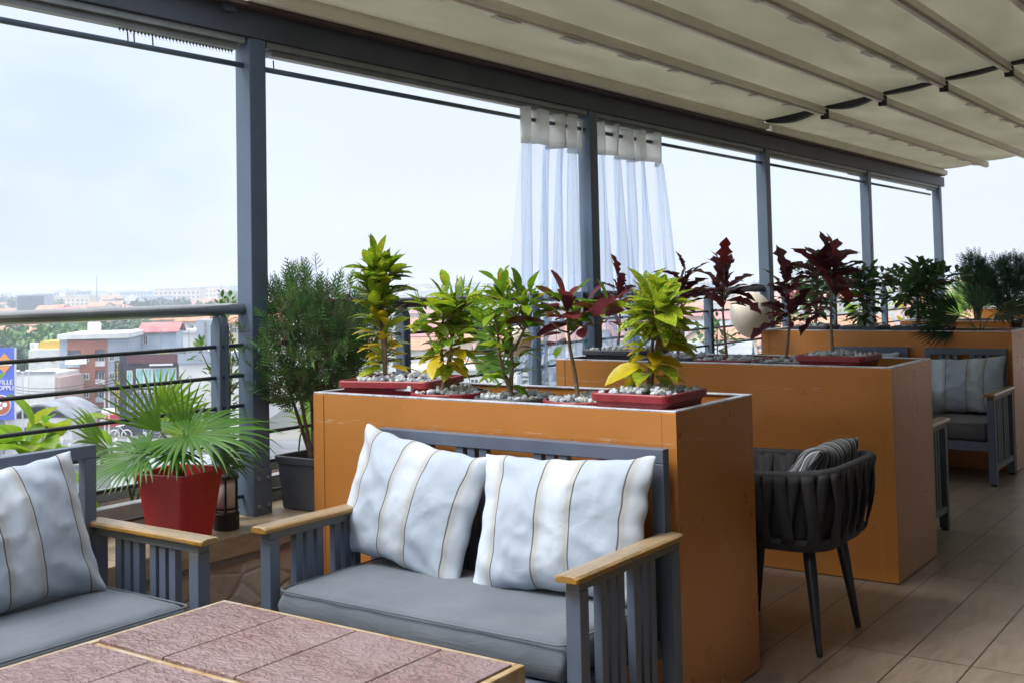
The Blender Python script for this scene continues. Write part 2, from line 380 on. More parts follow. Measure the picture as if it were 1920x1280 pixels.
def stripes(name, shade=1.0, phase=0.0, dark=False):
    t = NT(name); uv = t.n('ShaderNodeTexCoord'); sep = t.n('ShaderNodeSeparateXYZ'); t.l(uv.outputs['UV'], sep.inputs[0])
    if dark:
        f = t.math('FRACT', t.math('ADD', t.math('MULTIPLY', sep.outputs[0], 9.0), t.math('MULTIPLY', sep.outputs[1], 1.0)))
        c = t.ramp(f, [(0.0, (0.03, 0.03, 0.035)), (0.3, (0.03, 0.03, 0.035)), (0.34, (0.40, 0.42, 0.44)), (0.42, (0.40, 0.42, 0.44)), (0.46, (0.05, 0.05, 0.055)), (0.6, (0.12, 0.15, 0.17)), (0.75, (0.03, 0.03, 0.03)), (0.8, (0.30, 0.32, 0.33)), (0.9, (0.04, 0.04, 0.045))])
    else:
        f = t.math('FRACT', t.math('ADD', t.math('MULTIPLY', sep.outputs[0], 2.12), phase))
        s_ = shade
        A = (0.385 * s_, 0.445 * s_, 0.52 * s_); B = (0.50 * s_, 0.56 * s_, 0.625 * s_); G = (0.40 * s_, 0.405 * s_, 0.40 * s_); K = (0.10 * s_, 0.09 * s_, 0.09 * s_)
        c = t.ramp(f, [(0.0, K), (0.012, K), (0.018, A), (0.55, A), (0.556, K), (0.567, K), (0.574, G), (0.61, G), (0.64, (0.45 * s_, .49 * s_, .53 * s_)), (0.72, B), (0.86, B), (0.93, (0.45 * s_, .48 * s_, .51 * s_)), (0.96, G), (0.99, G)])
        r = c.node.color_ramp
    v = t.coord(); w1 = t.noise(t.coord(scale=(1, 6, 6)), 420, 1)
    w3 = t.noise(v, 3.2, 4, 0.6, 1.2)
    rg_ = t.math('ABSOLUTE', t.math('SUBTRACT', t.noise(t.coord(scale=(1, 1, .7)), 5.5, 3, .55, 1.5), 0.5)); w3 = t.math('ADD', w3, t.math('MULTIPLY', t.math('POWER', t.math('SUBTRACT', 1.0, t.math('MULTIPLY', rg_, 3.0)), 4.0), .10))
    p = t.pbr(c, 0.92, 0, t.bump(t.math('ADD', t.math('MULTIPLY', w1, .12), w3), 0.42, 0.03), 0.15); p.inputs['Sheen Weight'].default_value = 0.1
    return t.m
M['pillow'] = stripes('pale_striped_cotton', 1.0, 0.68); M['pillowdk'] = stripes('shaded_striped_cotton', 0.86, 0.38)  # second cloth repeats the stripes with shade put into their colours
M['pillowstripe'] = stripes('dark_pinstripe_cotton', 1, 0, True)

# embossed table tile
t = NT('embossed_mauve_tile'); v = t.coord(); sep = t.n('ShaderNodeSeparateXYZ'); t.l(v, sep.inputs[0])
wv = t.n('ShaderNodeTexWave', wave_type='BANDS', bands_direction='DIAGONAL', wave_profile='SIN'); wv.inputs['Scale'].default_value = 9; wv.inputs['Distortion'].default_value = 14; wv.inputs['Detail'].default_value = 2.5; wv.inputs['Detail Scale'].default_value = 2.2
t.l(t.coord(scale=(1.0, 1.7, 1), rot=(0, 0, 0.5)), wv.inputs['Vector'])
vo = t.n('ShaderNodeTexVoronoi', feature='SMOOTH_F1'); vo.inputs['Scale'].default_value = 21; t.l(t.coord(scale=(.8, 1.9, 1), rot=(0, 0, .4)), vo.inputs['Vector'])
h = t.math('ADD', t.math('MULTIPLY', wv.outputs['Fac'], 0.6), t.math('MULTIPLY', vo.outputs['Distance'], 1.0))
c = t.mix(t.ramp(h, [(0.35, 0.0), (1.0, 1.0)]), (0.125, 0.068, 0.062), (0.225, 0.140, 0.134))
c = t.mix(t.ramp(t.noise(v, 3.5, 3), [(0.35, 0.0), (0.7, 1.0)]), c, (0.23, 0.165, 0.165))
t.pbr(c, 0.3, 0, t.bump(h, 0.55, 0.008), 0.6); M['tabletile'] = t.m
t = NT('yellowed_grout_wood'); v = t.coord()
t.pbr(t.ramp(t.noise(v, 12, 5, .7), [(0.3, (0.25, 0.13, 0.03)), (0.5, (0.38, 0.28, 0.16)), (0.7, (0.42, 0.38, 0.3))]), 0.35, 0, t.bump(t.noise(v, 50), .3, .004)); M['tablewood'] = t.m

# curtains
t = NT('sheer_voile'); v = t.coord()
d = t.n('ShaderNodeBsdfDiffuse'); d.inputs['Color'].default_value = (0.55, 0.70, 0.92, 1)
tr = t.n('ShaderNodeBsdfTranslucent'); tr.inputs['Color'].default_value = (0.50, 0.68, 0.96, 1)
a1 = t.n('ShaderNodeMixShader'); a1.inputs[0].default_value = 0.6; t.l(d.outputs[0], a1.inputs[1]); t.l(tr.outputs[0], a1.inputs[2])
tp = t.n('ShaderNodeBsdfTransparent'); lw = t.n('ShaderNodeLayerWeight'); lw.inputs['Blend'].default_value = 0.45
fac = t.math('ADD', t.math('MULTIPLY', lw.outputs['Facing'], 0.45), 0.15)
a2 = t.n('ShaderNodeMixShader'); t.l(fac, a2.inputs[0]); t.l(tp.outputs[0], a2.inputs[1]); t.l(a1.outputs[0], a2.inputs[2])
t.l(a2.outputs[0], t.out.inputs['Surface']); M['sheer'] = t.m
t = NT('cream_curtain_header')
p = t.pbr((0.86, 0.86, 0.84), 0.85, link=False); tr = t.n('ShaderNodeBsdfTranslucent'); tr.inputs['Color'].default_value = (0.88, 0.88, 0.86, 1)
ms = t.n('ShaderNodeMixShader'); ms.inputs[0].default_value = 0.65; t.l(p.outputs[0], ms.inputs[1]); t.l(tr.outputs[0], ms.inputs[2]); t.l(ms.outputs[0], t.out.inputs['Surface']); M['header'] = t.m

M['croton'] = leafmat('spotted_croton_leaf', (0.62, 0.50, 0.02), 0.015, 95)
M['croton_fine'] = leafmat('finely_spotted_croton_leaf', (0.50, 0.46, 0.03), -0.02, 130)
M['croton_heavy'] = leafmat('heavily_spotted_croton_leaf', (0.56, 0.50, 0.05), 0.06, 110)
M['burgundy'] = leafmat('burgundy_croton_leaf', None, gloss=0.28, trans=0.30)
M['green'] = leafmat('glossy_green_leaf', None, gloss=0.28, trans=0.42)
M['limegreen'] = leafmat('lime_leaf', None, gloss=0.4, trans=0.5)  # yellow-green leaf; hue comes from each plant's palette
M['palm'] = leafmat('palm_leaf', None, gloss=0.42, trans=0.4)
M['thuja'] = leafmat('thuja_leaf', None, gloss=0.6, trans=0.3)
M['tree'] = leafmat('tree_leaf', None, gloss=0.7, trans=0.2)

# ================================================================== TERRACE STRUCTURE
fl = MB().box(-3.60, 3.0, -2.5, 42, -0.30, 0.0).build('terrace_floor', M['floor']); tag(fl, None, None, kind='structure')
tb = thing('terrace_building', 'rendered block under the terrace, seen only past the edge', 'building', (-4.4, 7, -17.5))
MB().box(-4.42, 3.0, -2.5, 42, -17.5, -0.302).build('wall', M['ledgeconc'], tb)
so = thing('light_block_ceiling', 'unseen ceiling slab and wall added to keep light off the aisle and planter ends', 'ceiling', (1, 1, 3.1))
MB().box(-1.15, 3.0, -2.6, 3.27, 3.20, 3.35).build('slab', plain('light_block_slab', (0.34, 0.31, 0.27), 0.8), so)  # unseen slab, added to cut skylight on the aisle and planter ends
MB().box(0.2, 3.0, -2.6, -2.5, 0, 3.2).build('light_block_wall', plain('light_block_render', (0.10, 0.085, 0.07), 0.8), so)  # unseen wall behind the camera, added to darken the right side
# dim interior side of the terrace (to the right of the camera, out of frame) which keeps the aisle side dark
iw = thing('side_wall', 'unseen dark wall on the inner side, lengthened to keep the planter ends dark', 'wall', (3.0, 7, 0))
MB().box(3.0, 3.15, -2.5, 42, 0, 3.9).build('wall_panel', plain('dark_render', (0.17, 0.15, 0.13), 0.8), iw)  # runs far back so the planter ends mirror it instead of sky

led = thing('ledge', 'beige tiled ledge over crazy paving stone facing under the railing', 'ledge', (-3.8, 7, 0))
MB().box(-4.0, -3.560, -2.5, 42, 0.338, 0.420).build('tile_cap', M['ledgetile'], led, bevel=.004)
MB().box(-3.995, -3.590, -2.5, 42, -0.30, 0.310).build('stone_facing', M['paving'], led)
MB().box(-3.995, -3.580, -2.5, 42, 0.310, 0.338).build('mortar_strip', M['ledgeconc'], led)
tr_ = thing('planter_trough', 'grey concrete trough running outside the railing, full of soil', 'trough', (-4.2, 7, 0))
b = MB().box(-4.06, -4.0, -2.5, 42, 0.1, 0.535); b.box(-4.42, -4.36, -2.5, 42, 0.1, 0.535); b.box(-4.36, -4.06, -2.5, 42, 0.1, 0.2)
b.build('trough_wall', M['ledgeconc'], tr_, bevel=.004)
MB().box(-4.36, -4.06, -2.5, 42, 0.2, 0.49).build('soil', M['soil'], tr_)

POST_Y = [3.36, 6.22, 9.09, 11.80, 14.55]
pf = thing('pergola_frame', 'blue-grey steel pergola frame with five posts along the railing', 'pergola', (-3.84, 3.4, 0.42))
for py in POST_Y:
    p = MB().box(-3.885, -3.79, py, py + .095, 0.62, 2.51).build('post', M['steel'], pf, bevel=.004)
    q = MB(); q.box(-3.890, -3.785, py - .005, py + .100, 0.42, 0.62)
    q.build('base_sleeve', M['steel'], p, bevel=.003)
    for yy in (py + .022, py + .075):
        for zz in (0.46, 0.58): MB().tube([(-3.785, yy, zz), (-3.776, yy, zz)], .009, 8).build('bolt', M['galv'], p)
MB().box(-3.89, -3.785, -2.5, 14.78, 2.512, 2.632).build('beam', M['steel_dark'], pf, bevel=.004)
q = MB()
for i in range(len(POST_Y)):
    y0 = -2.5 if i == 0 else POST_Y[i - 1] + .11; y1 = POST_Y[i] - .015
    q.box(-3.880, -3.800, y0, y1, 2.482, 2.511); q.box(-3.872, -3.820, y0 + .05, y1 - .02, 2.455, 2.482)
q.build('curtain_track', M['galv'], pf, bevel=.002)
q = MB()
for (ya, yb) in ((2.74, 3.33), (5.75, 6.18), (11.35, 11.78), (14.2, 14.5)):
    n = int((yb - ya) / .017)
    for k in range(n):
        y = ya + (yb - ya) * k / n; q.box(-3.859, -3.853, y, y + .006, 2.447, 2.456)
        q.tube([(-3.856, y + .003, 2.447), (-3.856, y + .006, 2.438)], .001, 4)
for y in (2.78, 2.81, 2.90, 3.56):
    q.tube([(-3.856, y, 2.445), (-3.856, y + .003, 2.40)], .003, 6)
q.build('curtain_glider', M['steel_dark'], pf, stuff=True)

# canopy
def zroof(x): return 2.672 + (x + 3.74) * 0.1230
cn = thing('retractable_canopy', 'cream ribbed fabric canopy on long cross ribs above the terrace', 'canopy', (-3.74, 3.4, 2.66))
RX = [-3.24 + .475 * k for k in range(14)]
RX = [x for x in RX if x < 3.1]
def fabric(y0, y1, dz, sag):
    b = MB(); xs = [-3.76] + RX; loops = []
    ny = max(2, int((y1 - y0) / .6))
    cols = []
    for a in range(len(xs) - 1):
        for k in range(6): cols.append((xs[a] + (xs[a + 1] - xs[a]) * k / 6, k / 6, (1.0, .9)[a] if a < 2 else .3))
    cols.append((xs[-1], 0, 1))
    for j in range(ny + 1):
        y = y0 + (y1 - y0) * j / ny
        loops.append([(x, y, zroof(x) + .062 + dz - sag * mb_ * math.sin(PI * f) * (.35 + .65 * (1 - min(1, abs(y - y0) / 1.2)))) for x, f, mb_ in cols])
    b.loft(loops, cap0=False, cap1=False, closed=False)
    o = b.build('fabric_panel', M['fabric_roof'], cn, smooth=True)
    s = o.modifiers.new('solid', 'SOLIDIFY'); s.thickness = 0.003; s.offset = 1
fabric(3.30, 9.02, 0, .016); fabric(9.00, 14.62, -.012, .045)
def rib(x, y0, y1, dz, clips):
    z = zroof(x) + dz; b = MB()
    b.box(x - .028, x + .028, y0, y1, z + .012, z + .060); b.box(x - .036, x + .036, y0, y1, z + .004, z + .012)
    b.box(x - .016, x + .016, y0, y1, z - .010, z + .004)
    o = b.build('rib', M['cream'], cn, bevel=.003)
    if clips:
        y = y0 + .42 + .11 * clips
        while y < y1 - .2:
            MB().box(x - .030, x + .018, y, y + (.20 if int(y * 3) % 2 else .07), z - .021, z - .0125).build('clip', M['clip'], o, bevel=.002); y += .62
for i, x in enumerate(RX):
    rib(x, 3.30, 8.97, 0, (i % 2 == 0) * (1 + i)); rib(x, 9.05, 14.62, -.022, (i % 2 == 0) * (1 + i))
    MB().box(x - .031, x + .031, 9.01, 9.045, zroof(x) - .034, zroof(x) + .045).build('end_cap', M['black'], cn)
b = MB(); b.box(-3.783, -3.70, 3.30, 8.97, 2.652, 2.70); b.box(-3.783, -3.74, 3.30, 8.97, 2.70, 2.75)
b.box(-3.783, -3.70, 9.05, 14.62, 2.645, 2.70); b.box(-3.783, -3.74, 9.05, 14.62, 2.70, 2.75); b.build('guide_rail', M['cream'], cn, bevel=.004)
MB().box(-3.81, -3.73, -2.5, 14.62, 2.6325, 2.6515).build('shadow_strip', M['beamshade'], cn)  # brown shadow between beam and guide rail, built as a dark strip
b = MB(); xs = [-3.76] + RX
for a in range(len(xs) - 1):
    x0, x1 = xs[a], xs[a + 1]; lo = []
    sag = .045 if a == 0 else (.041 if a == 1 else .0135)
    for k in range(9):
        f = k / 8; x = x0 + .03 + (x1 - x0 - .06) * f; z = zroof(x) + .064
        hgt = .020 + sag * math.sin(PI * f)
        lo.append([(x, 8.955, z - hgt), (x, 9.03, z - hgt), (x, 9.03, z + .003), (x, 8.955, z + .003)])
    b.loft(lo)
b.build('seam_gasket', M['black'], cn)
b = MB(); b.tube([(-3.83, 3.05, 2.70), (-3.83, 3.36, 2.70)], .045, 14); b.box(-3.86, -3.78, 3.02, 3.10, 2.634, 2.74); b.box(-3.80, -3.76, 3.20, 3.26, 2.60, 2.70)
b.build('canopy_motor', M['steel_dark'], cn, bevel=.002)

# curtain rods, one per bay
bays = [(-2.5, 3.36), (3.455, 6.22), (6.315, 9.09), (9.185, 11.80), (11.895, 14.3)]
rl = ['thin grey curtain rod left of the nearest post, its bay without any curtain', 'thin grey curtain rod between the nearest post and the curtain post', 'thin curtain rod just right of the curtain post, carrying the right curtain', 'thin curtain rod between the third and fourth posts', 'farthest curtain rod, its free end stopping short of the last post']
for (y0, y1), lb in zip(bays, rl):
    o = MB().tube([(-3.838, y0, 2.392), (-3.838, y1, 2.392)], .0125, 10).build('curtain_rod', M['steel'], smooth=True)
    tag(o, lb, 'curtain rod', 'curtain rods along the pergola')

# railings, one per bay
rlab = ['steel railing with round handrail and five bars left of the nearest post', 'steel railing behind the first planter box, from the nearest post to the curtain post', 'steel railing beyond the curtain post, with balloons in front', 'steel railing behind the third planter box', 'farthest railing, behind the fourth planter box']
posts = [[.83, 2.03, 3.235], [4.43, 5.63], [6.85, 8.03], [9.6, 10.8], [12.4, 13.6]]
for bi, ((y0, y1), lb, ps) in enumerate(zip(bays, rlab, posts)):
    if bi == 4: y1 = 14.55
    rt = thing('railing', lb, 'railing', (-3.86, (y0 + y1) / 2, .42), 'railings between the posts')
    MB().tube([(-3.855, y0, 1.315), (-3.855, (y0 + y1) / 2, 1.314), (-3.855, y1, 1.315)], .0265, 18).build('handrail', M['inox'] if bi == 0 else M['bar'], rt, smooth=True)
    for k in range(6):
        z = 1.158 - .131 * k
        MB().tube([(-3.855, y0, z), (-3.855, y1, z)], .0085, 10).build('rail_bar', M['bar'], rt, smooth=True)
    for y in ps:
        b = MB()
        for dy in (-.026, .012):
            b.loft([[(-3.885, y + dy, .42), (-3.825, y + dy, .42), (-3.825, y + dy, 1.245), (-3.848, y + dy, 1.300), (-3.862, y + dy, 1.300), (-3.885, y + dy, 1.245)],
                    [(-3.885, y + dy + .014, .42), (-3.825, y + dy + .014, .42), (-3.825, y + dy + .014, 1.245), (-3.848, y + dy + .014, 1.300), (-3.862, y + dy + .014, 1.300), (-3.885, y + dy + .014, 1.245)]])
        b.build('rail_post', M['steel'], rt, bevel=.002)

# ================================================================== PLANTER BOXES
HP = 0.985
def partition(label, x0, x1, y0, y1, h=HP):
    t = thing('planter_box', label, 'planter', ((x0 + x1) / 2, (y0 + y1) / 2, 0), 'tall copper-orange planter boxes')
    w = .022; b = MB()
    b.box(x0, x1, y0, y0 + w, .004, h - .006); b.box(x0, x1, y1 - w, y1, .004, h - .006)
    b.box(x0, x0 + w, y0 + w, y1 - w, .004, h - .006); b.box(x1 - w, x1, y0 + w, y1 - w, .004, h - .006)
    b.build('panel', M['orange'], t, bevel=.002)
    MB().box(x0 + w, x1 - w, y0 + w, y1 - w, .80, .86).build('shelf', M['steel_dark'], t)
    r = .028; b = MB()
    b.box(x0 - .001, x1 + .001, y0 - .001, y0 + r, h - .006, h); b.box(x0 - .001, x1 + .001, y1 - r, y1 + .001, h - .006, h)
    b.box(x0 - .001, x0 + r, y0 + r, y1 - r, h - .006, h); b.box(x1 - r, x1 + .001, y0 + r, y1 - r, h - .006, h)
    b.build('rim', M['rim'], t, bevel=.0015)
    for s, xa in ((1, x1 - .052), (0, x0 - .0015)):
        xb = xa + .0535
        MB().box(xa, xb, y0 - .0022, y0 + .010, .006, h - .008).build('corner_trim', M['orange'], t, bevel=.001)
        b = MB(); xe = xa if s else xb
        b.box(xe - .0014, xe + .0014, y0 - .0032, y0 + .009, .007, h - .01); b.box((x1 - .0005) if s else (x0 - .002), (x1 + .0018) if s else (x0 + .001), y0 - .003, y0 + .002, .007, h - .01)
        b.build('trim_edge', M['orange_edge'], t)
    return t
partition('nearest copper-orange planter box, right behind the loveseat with two pillows', -3.31, -1.688, 3.255, 3.855)
partition('second copper-orange planter box, behind the black woven chair', -3.44, -1.607, 5.235, 5.88)
partition('third copper-orange planter box, with two armchairs backed against it', -3.66, -1.785, 8.60, 9.10, .993)
partition('fourth copper-orange planter box, mostly hidden behind the fan palm', -3.20, -2.24, 10.75, 11.2)
partition('farthest copper-orange planter box, at the right edge of the view', -3.45, -1.2, 14.6, 15.1)

def rrect(cx, cy, hx, hy, r, z, n=5):
    pts = []
    for (sx, sy, a0) in ((1, 1, 0), (-1, 1, PI / 2), (-1, -1, PI), (1, -1, 1.5 * PI)):
        for k in range(n + 1):
            a = a0 + PI / 2 * k / n; pts.append((cx + sx * (hx - r) + r * math.cos(a), cy + sy * (hy - r) + r * math.sin(a), z))
    return pts

# ================================================================== SEATING
def make_seat(kind, W, groups, seatmat):
    """front at -y, back plane y=0, centred on x=0"""
    t = thing(kind, '', 'x'); F = M['frame']; w = W / 2
    # backrest
    b = MB(); wb = w - .035
    b.box(-wb, wb, -.042, -.002, .826, .872); b.box(-wb, -wb + .045, -.042, -.002, .25, .826); b.box(wb - .045, wb, -.042, -.002, .25, .826); b.box(-wb + .045, wb - .045, -.040, -.004, .30, .345)
    b.build('backrest_frame', F, t, bevel=.003)
    for gx in groups:
        for k in (-1, 0, 1):
            x = -wb + gx * 2 * wb + k * .052
            MB().box(x - .017, x + .017, -.036, -.008, .346, .825).build('back_slat', F, t, bevel=.003)
    D = .62
    for s in (-1, 1):
        xo = s * w; xi = s * (w - .052); x0, x1 = min(xo, xi), max(xo, xi)
        MB().box(x0 + .002, x1 - .002, -D + .02, -D + .066, .012, .563).build('leg', F, t, bevel=.003)
        MB().box(x0 + .002, x1 - .002, -.060, -.012, .012, .563).build('leg', F, t, bevel=.003)
        for yy in (-D + .043, -.036): MB().tube([((x0 + x1) / 2, yy, 0), ((x0 + x1) / 2, yy, .006), ((x0 + x1) / 2, yy, .0125)], [.022, .022, .014], 12).build('foot_pad', M['black'], t)
        MB().box(x0 + .006, x1 - .006, -D + .066, -.060, .100, .135).build('stretcher', F, t, bevel=.002)
        MB().box(x0 + .004, x1 - .004, -D + .02, -.012, .563, .590).build('arm_rail', F, t, bevel=.002)
        # armrest board: rounded section
        xc = (x0 + x1) / 2; loops = []
        sec = [(-.036, 0), (.036, 0), (.039, .005), (.038, .014), (.030, .020), (.012, .022), (-.012, .022), (-.030, .020), (-.038, .014), (-.039, .005)]
        for (yy, sx) in ((-D - .012, .86), (-D - .004, 1), (-D * .5, 1), (-.012, 1), (-.002, .9)):
            loops.append([(xc + px * sx, yy, .590 + pz * (1 if sx == 1 else .9)) for px, pz in sec])
        MB().loft(loops).build('armrest', M['arm'], t, smooth=False, bevel=.002)
        for g in (0.30, 0.68):
            for k in (-1, 0, 1):
                y = -D + .066 + g * (D - .126) + k * .050
                MB().box(x0 + .012, x1 - .012, y - .0165, y + .0165, .135, .563).build('arm_slat', F, t, bevel=.003)
    b = MB(); b.box(-w + .052, w - .052, -D + .03, -D + .062, .225, .285); b.box(-w + .052, w - .052, -.085, -.055, .225, .285)
    b.box(-w + .052, w - .052, -D + .062, -.085, .262, .282)
    b.build('seat_rail', F, t, bevel=.003)
    # seat cushion
    cw = w - .06; loops = []
    y0, y1 = -D + .025, -.05
    nx, ny = 26, 14; mb = MB(); grid = {}
    def P(u, v, top):
        x = -cw + 2 * cw * u; y = y0 + (y1 - y0) * v
        e = min(u, 1 - u) * 2 * cw; g = min(v, 1 - v) * (y1 - y0)
        rr = .014; k = 1
        for q in (e, g):
            if q < rr: k *= math.sqrt(max(0, 1 - (1 - q / rr) ** 2))
        puff = .008 * (1 - (2 * u - 1) ** 4) * (1 - (2 * v - 1) ** 4) + .005 * noise.noise(Vector((x * 4 + W, y * 5, 3)))
        wob = .004 * noise.noise(Vector((x * 14, y * 3, 1))) + .003 * noise.noise(Vector((x * 5, y * 22, 4)))
        return (x + .006 * noise.noise(Vector((y * 9, 0, 7))) * (1 if u in (0, 1) else 0), y + .006 * noise.noise(Vector((x * 9, 0, 5))), (.350 + (.058 + puff) * k + wob) if top else (.350 - .062 * k))
    for tp in (1, 0):
        for i in range(nx + 1):
            for j in range(ny + 1):
                u = .5 - .5 * math.cos(PI * i / nx); v = .5 - .5 * math.cos(PI * j / ny)
                u = .55 * u + .45 * i / nx; v = .55 * v + .45 * j / ny
                if tp == 0 and (i in (0, nx) or j in (0, ny)): grid[(0, i, j)] = grid[(1, i, j)]; continue
                grid[(tp, i, j)] = mb.vert(P(u, v, tp))
        for i in range(nx):
            for j in range(ny):
                q = [grid[(tp, i, j)], grid[(tp, i + 1, j)], grid[(tp, i + 1, j + 1)], grid[(tp, i, j + 1)]]
                mb.face(q if tp else q[::-1])
    c = mb.build('seat_cushion', seatmat, t, smooth=True)
    for zz, ins in ((.4015, .009),):
        q = MB(); lp = rrect(0, (y0 + y1) / 2, cw - ins, (y1 - y0) / 2 - ins, .03, zz, 4); lp.append(lp[0]); q.tube(lp, .0032, 6, cap=False); q.build('piping', seatmat, c, smooth=True, world=False)
    s = c.modifiers.new('sub', 'SUBSURF'); s.levels = 1; s.render_levels = 1
    return t

def pillow(name, label, W, Hh, T, mat, loc, rot, seed, group=None, lean=(0, 0), cat='pillow'):
    mb = MB(); n = 30; m = 24; grid = {}
    for tp in (1, 0):
        for i in range(n + 1):
            for j in range(m + 1):
                if tp == 0 and (i in (0, n) or j in (0, m)): grid[(0, i, j)] = grid[(1, i, j)]; continue
                u = i / n; v = j / m; a = 2 * u - 1; b_ = 2 * v - 1
                # edges pulled in between corners
                x = a * W / 2 * (1 - .075 * (1 - b_ * b_)); z = b_ * Hh / 2 * (1 - .085 * (1 - a * a))
                k = max(0, (1 - a ** 2)) ** .55 * max(0, (1 - b_ ** 2)) ** .5
                y = T / 2 * k * (1 if tp else -1)
                # folds running in from the corners and random rumples
                cr = abs(a * b_)
                nv = noise.noise(Vector((a * 2.2 + seed, b_ * 2.2, seed * 3)))
                nw = noise.noise(Vector((a * 6 + seed, b_ * 4.5, seed)))
                rid = 1 - abs(noise.noise(Vector((a * 3.1 + b_ * 1.3 + seed, b_ * 2.1 - a, seed)))) * 2.4
                y += (k ** .5) * (.011 * nv + .005 * nw + .009 * max(0, rid) ** 3) + .016 * cr * math.sin(11 * (a + b_) + seed) * k ** .3
                edge = (1 - k)
                x += edge * .010 * noise.noise(Vector((b_ * 5, seed, 1))); z += edge * .012 * noise.noise(Vector((a * 5, seed, 2)))
                z -= .02 * (1 - b_) * .5 * (a * a)  # slump
                x += lean[0] * z; z += lean[1] * a
                vi = mb.vert((x, -y, z)); grid[(tp, i, j)] = vi; mb.uv[vi] = (u, v)
        for i in range(n):
            for j in range(m):
                q = [grid[(tp, i, j)], grid[(tp, i + 1, j)], grid[(tp, i + 1, j + 1)], grid[(tp, i, j + 1)]]
                mb.face(q if tp else q[::-1])
    o = mb.build(name, mat, None, smooth=True)
    s = o.modifiers.new('sub', 'SUBSURF'); s.levels = 1; s.render_levels = 2
    o.location = loc; o.rotation_euler = rot
    tag(o, label, cat, group); return o

sofa = make_seat('loveseat', 1.27, (.15, .36, .64, .85), M['seat'])
sofa.location = (-2.297, 3.222, 0)
tag(sofa, 'blue-grey slatted loveseat with two striped pillows, in front of the nearest planter box', 'loveseat', 'slatted loveseats at the tiled table')
place_copy(sofa, (-3.545, 1.79, 0), PI / 2, 'blue-grey slatted loveseat at the left edge, back to the railing', 'slatted loveseats at the tiled table')
arm = make_seat('armchair', .63, (.29, .69), M['seatdk'])
arm.location = (-2.09, 8.565, 0)
tag(arm, 'dark slatted armchair with grey striped pillow, right one before the third planter box', 'armchair', 'slatted armchairs in the far booth')
place_copy(arm, (-2.77, 8.565, 0), 0, 'dark slatted armchair half hidden behind the second planter box, left of the other', 'slatted armchairs in the far booth')
place_copy(arm, (-2.02, 5.925, 0), PI, 'dark slatted armchair behind the second planter box, only its arm showing', 'slatted armchairs in the far booth')

G = 'striped pillows on the seats'
pillow('pillow', 'pale striped pillow leaning in the left corner of the middle loveseat', .63, .47, .17, M['pillow'], (-2.655, 3.075, .632), (R(-13), R(4), R(-2)), 1.3, G, (.10, -.02))
pillow('pillow', 'pale striped pillow in the right corner of the middle loveseat', .66, .46, .17, M['pillow'], (-2.02, 3.075, .625), (R(-14), R(0), R(2)), 4.1, G, (.0, .015))
pillow('pillow', 'large pale striped pillow on the loveseat at the left edge', .62, .48, .17, M['pillow'], (-3.40, 1.985, .632), (R(-14), R(-3), PI / 2), 7.7, G, (-.06, 0))
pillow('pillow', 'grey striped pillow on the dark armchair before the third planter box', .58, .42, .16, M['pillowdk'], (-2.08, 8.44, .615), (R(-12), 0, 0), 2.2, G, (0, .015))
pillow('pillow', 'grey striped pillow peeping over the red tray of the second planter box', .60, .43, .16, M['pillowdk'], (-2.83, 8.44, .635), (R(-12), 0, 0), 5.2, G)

# tiled table
tt = thing('tiled_table', 'low table topped with embossed mauve tiles and yellowed wooden edges', 'table', (-2.16, 1.5, 0))
tx0, tx1, ty0, ty1, tz = -2.712, -1.612, .55, 2.285, .472
MB().box(tx0 + .02, tx1 - .02, ty0 + .02, ty1 - .02, tz - .07, tz - .004).build('table_top_board', M['tablewood'], tt, bevel=.003)
b = MB(); b.box(tx0, tx0 + .022, ty0, ty1, tz - .075, tz + .002); b.box(tx1 - .022, tx1, ty0, ty1, tz - .075, tz + .002)
b.box(tx0 + .022, tx1 - .022, ty0, ty0 + .022, tz - .075, tz + .002); b.box(tx0 + .022, tx1 - .022, ty1 - .022, ty1, tz - .075, tz + .002)
b.build('edging', M['tablewood'], tt, bevel=.004)
b = MB(); XJ = [tx0 + .022, -2.418, -2.148, -1.853, tx1 - .022]
YJ = [(1.838, ty1 - .022), (1.384, 1.806), (.93, 1.352), (.572, .90)]
for a in range(4):
    for (ya, yb) in YJ: b.box(XJ[a] + .0022, XJ[a + 1] - .0022, ya, yb, tz - .006, tz + .006)
b.build('tile', M['tabletile'], tt, bevel=.0025)
for x in (tx0 + .08, tx1 - .08):
    for y in (ty0 + .08, ty1 - .08): MB().box(x - .035, x + .035, y - .035, y + .035, 0, tz - .075).build('leg', M['frame'], tt, bevel=.004)

# rope chair (front -y locally)
rc = thing('woven_chair', 'black woven strap armchair on tapered legs beside the nearest planter box', 'chair', (0, 0, 0))
def ushape(hw, d, r, z, zb, n=12):
    """U path from front left round the back to front right"""
    pts = []; y0 = -d / 2; yb = d / 2
    def zz(y): return z + (zb - z) * max(0, (y - y0) / (yb - y0)) ** 2
    for k in range(8): y = y0 + (yb - r - y0) * k / 8; pts.append(Vector((-hw, y, zz(y))))
    for k in range(n + 1):
        a = PI - (PI / 2) * k / n; pts.append(Vector((-hw + r + r * math.cos(a), yb - r + r * math.sin(a), zz(yb - r + r * math.sin(a)))))
    for k in range(1, 8): pts.append(Vector((-hw + r + (2 * hw - 2 * r) * k / 8, yb, zz(yb))))
    pts += [Vector((-p.x, p.y, p.z)) for p in reversed(pts[:8 + n + 1])]
    return pts
top = ushape(.305, .60, .13, .655, .685); bot = ushape(.268, .53, .13, .415, .415)
MB().tube(top, .017, 12).build('top_rim', M['ropeblack'], rc, smooth=True)
b = MB(); lp = [v for v in bot]; b.tube(lp, .016, 10); b.box(-.262, .262, -.265, -.235, .400, .428)
b.build('bottom_rim', M['ropeblack'], rc, smooth=True)
loops = []
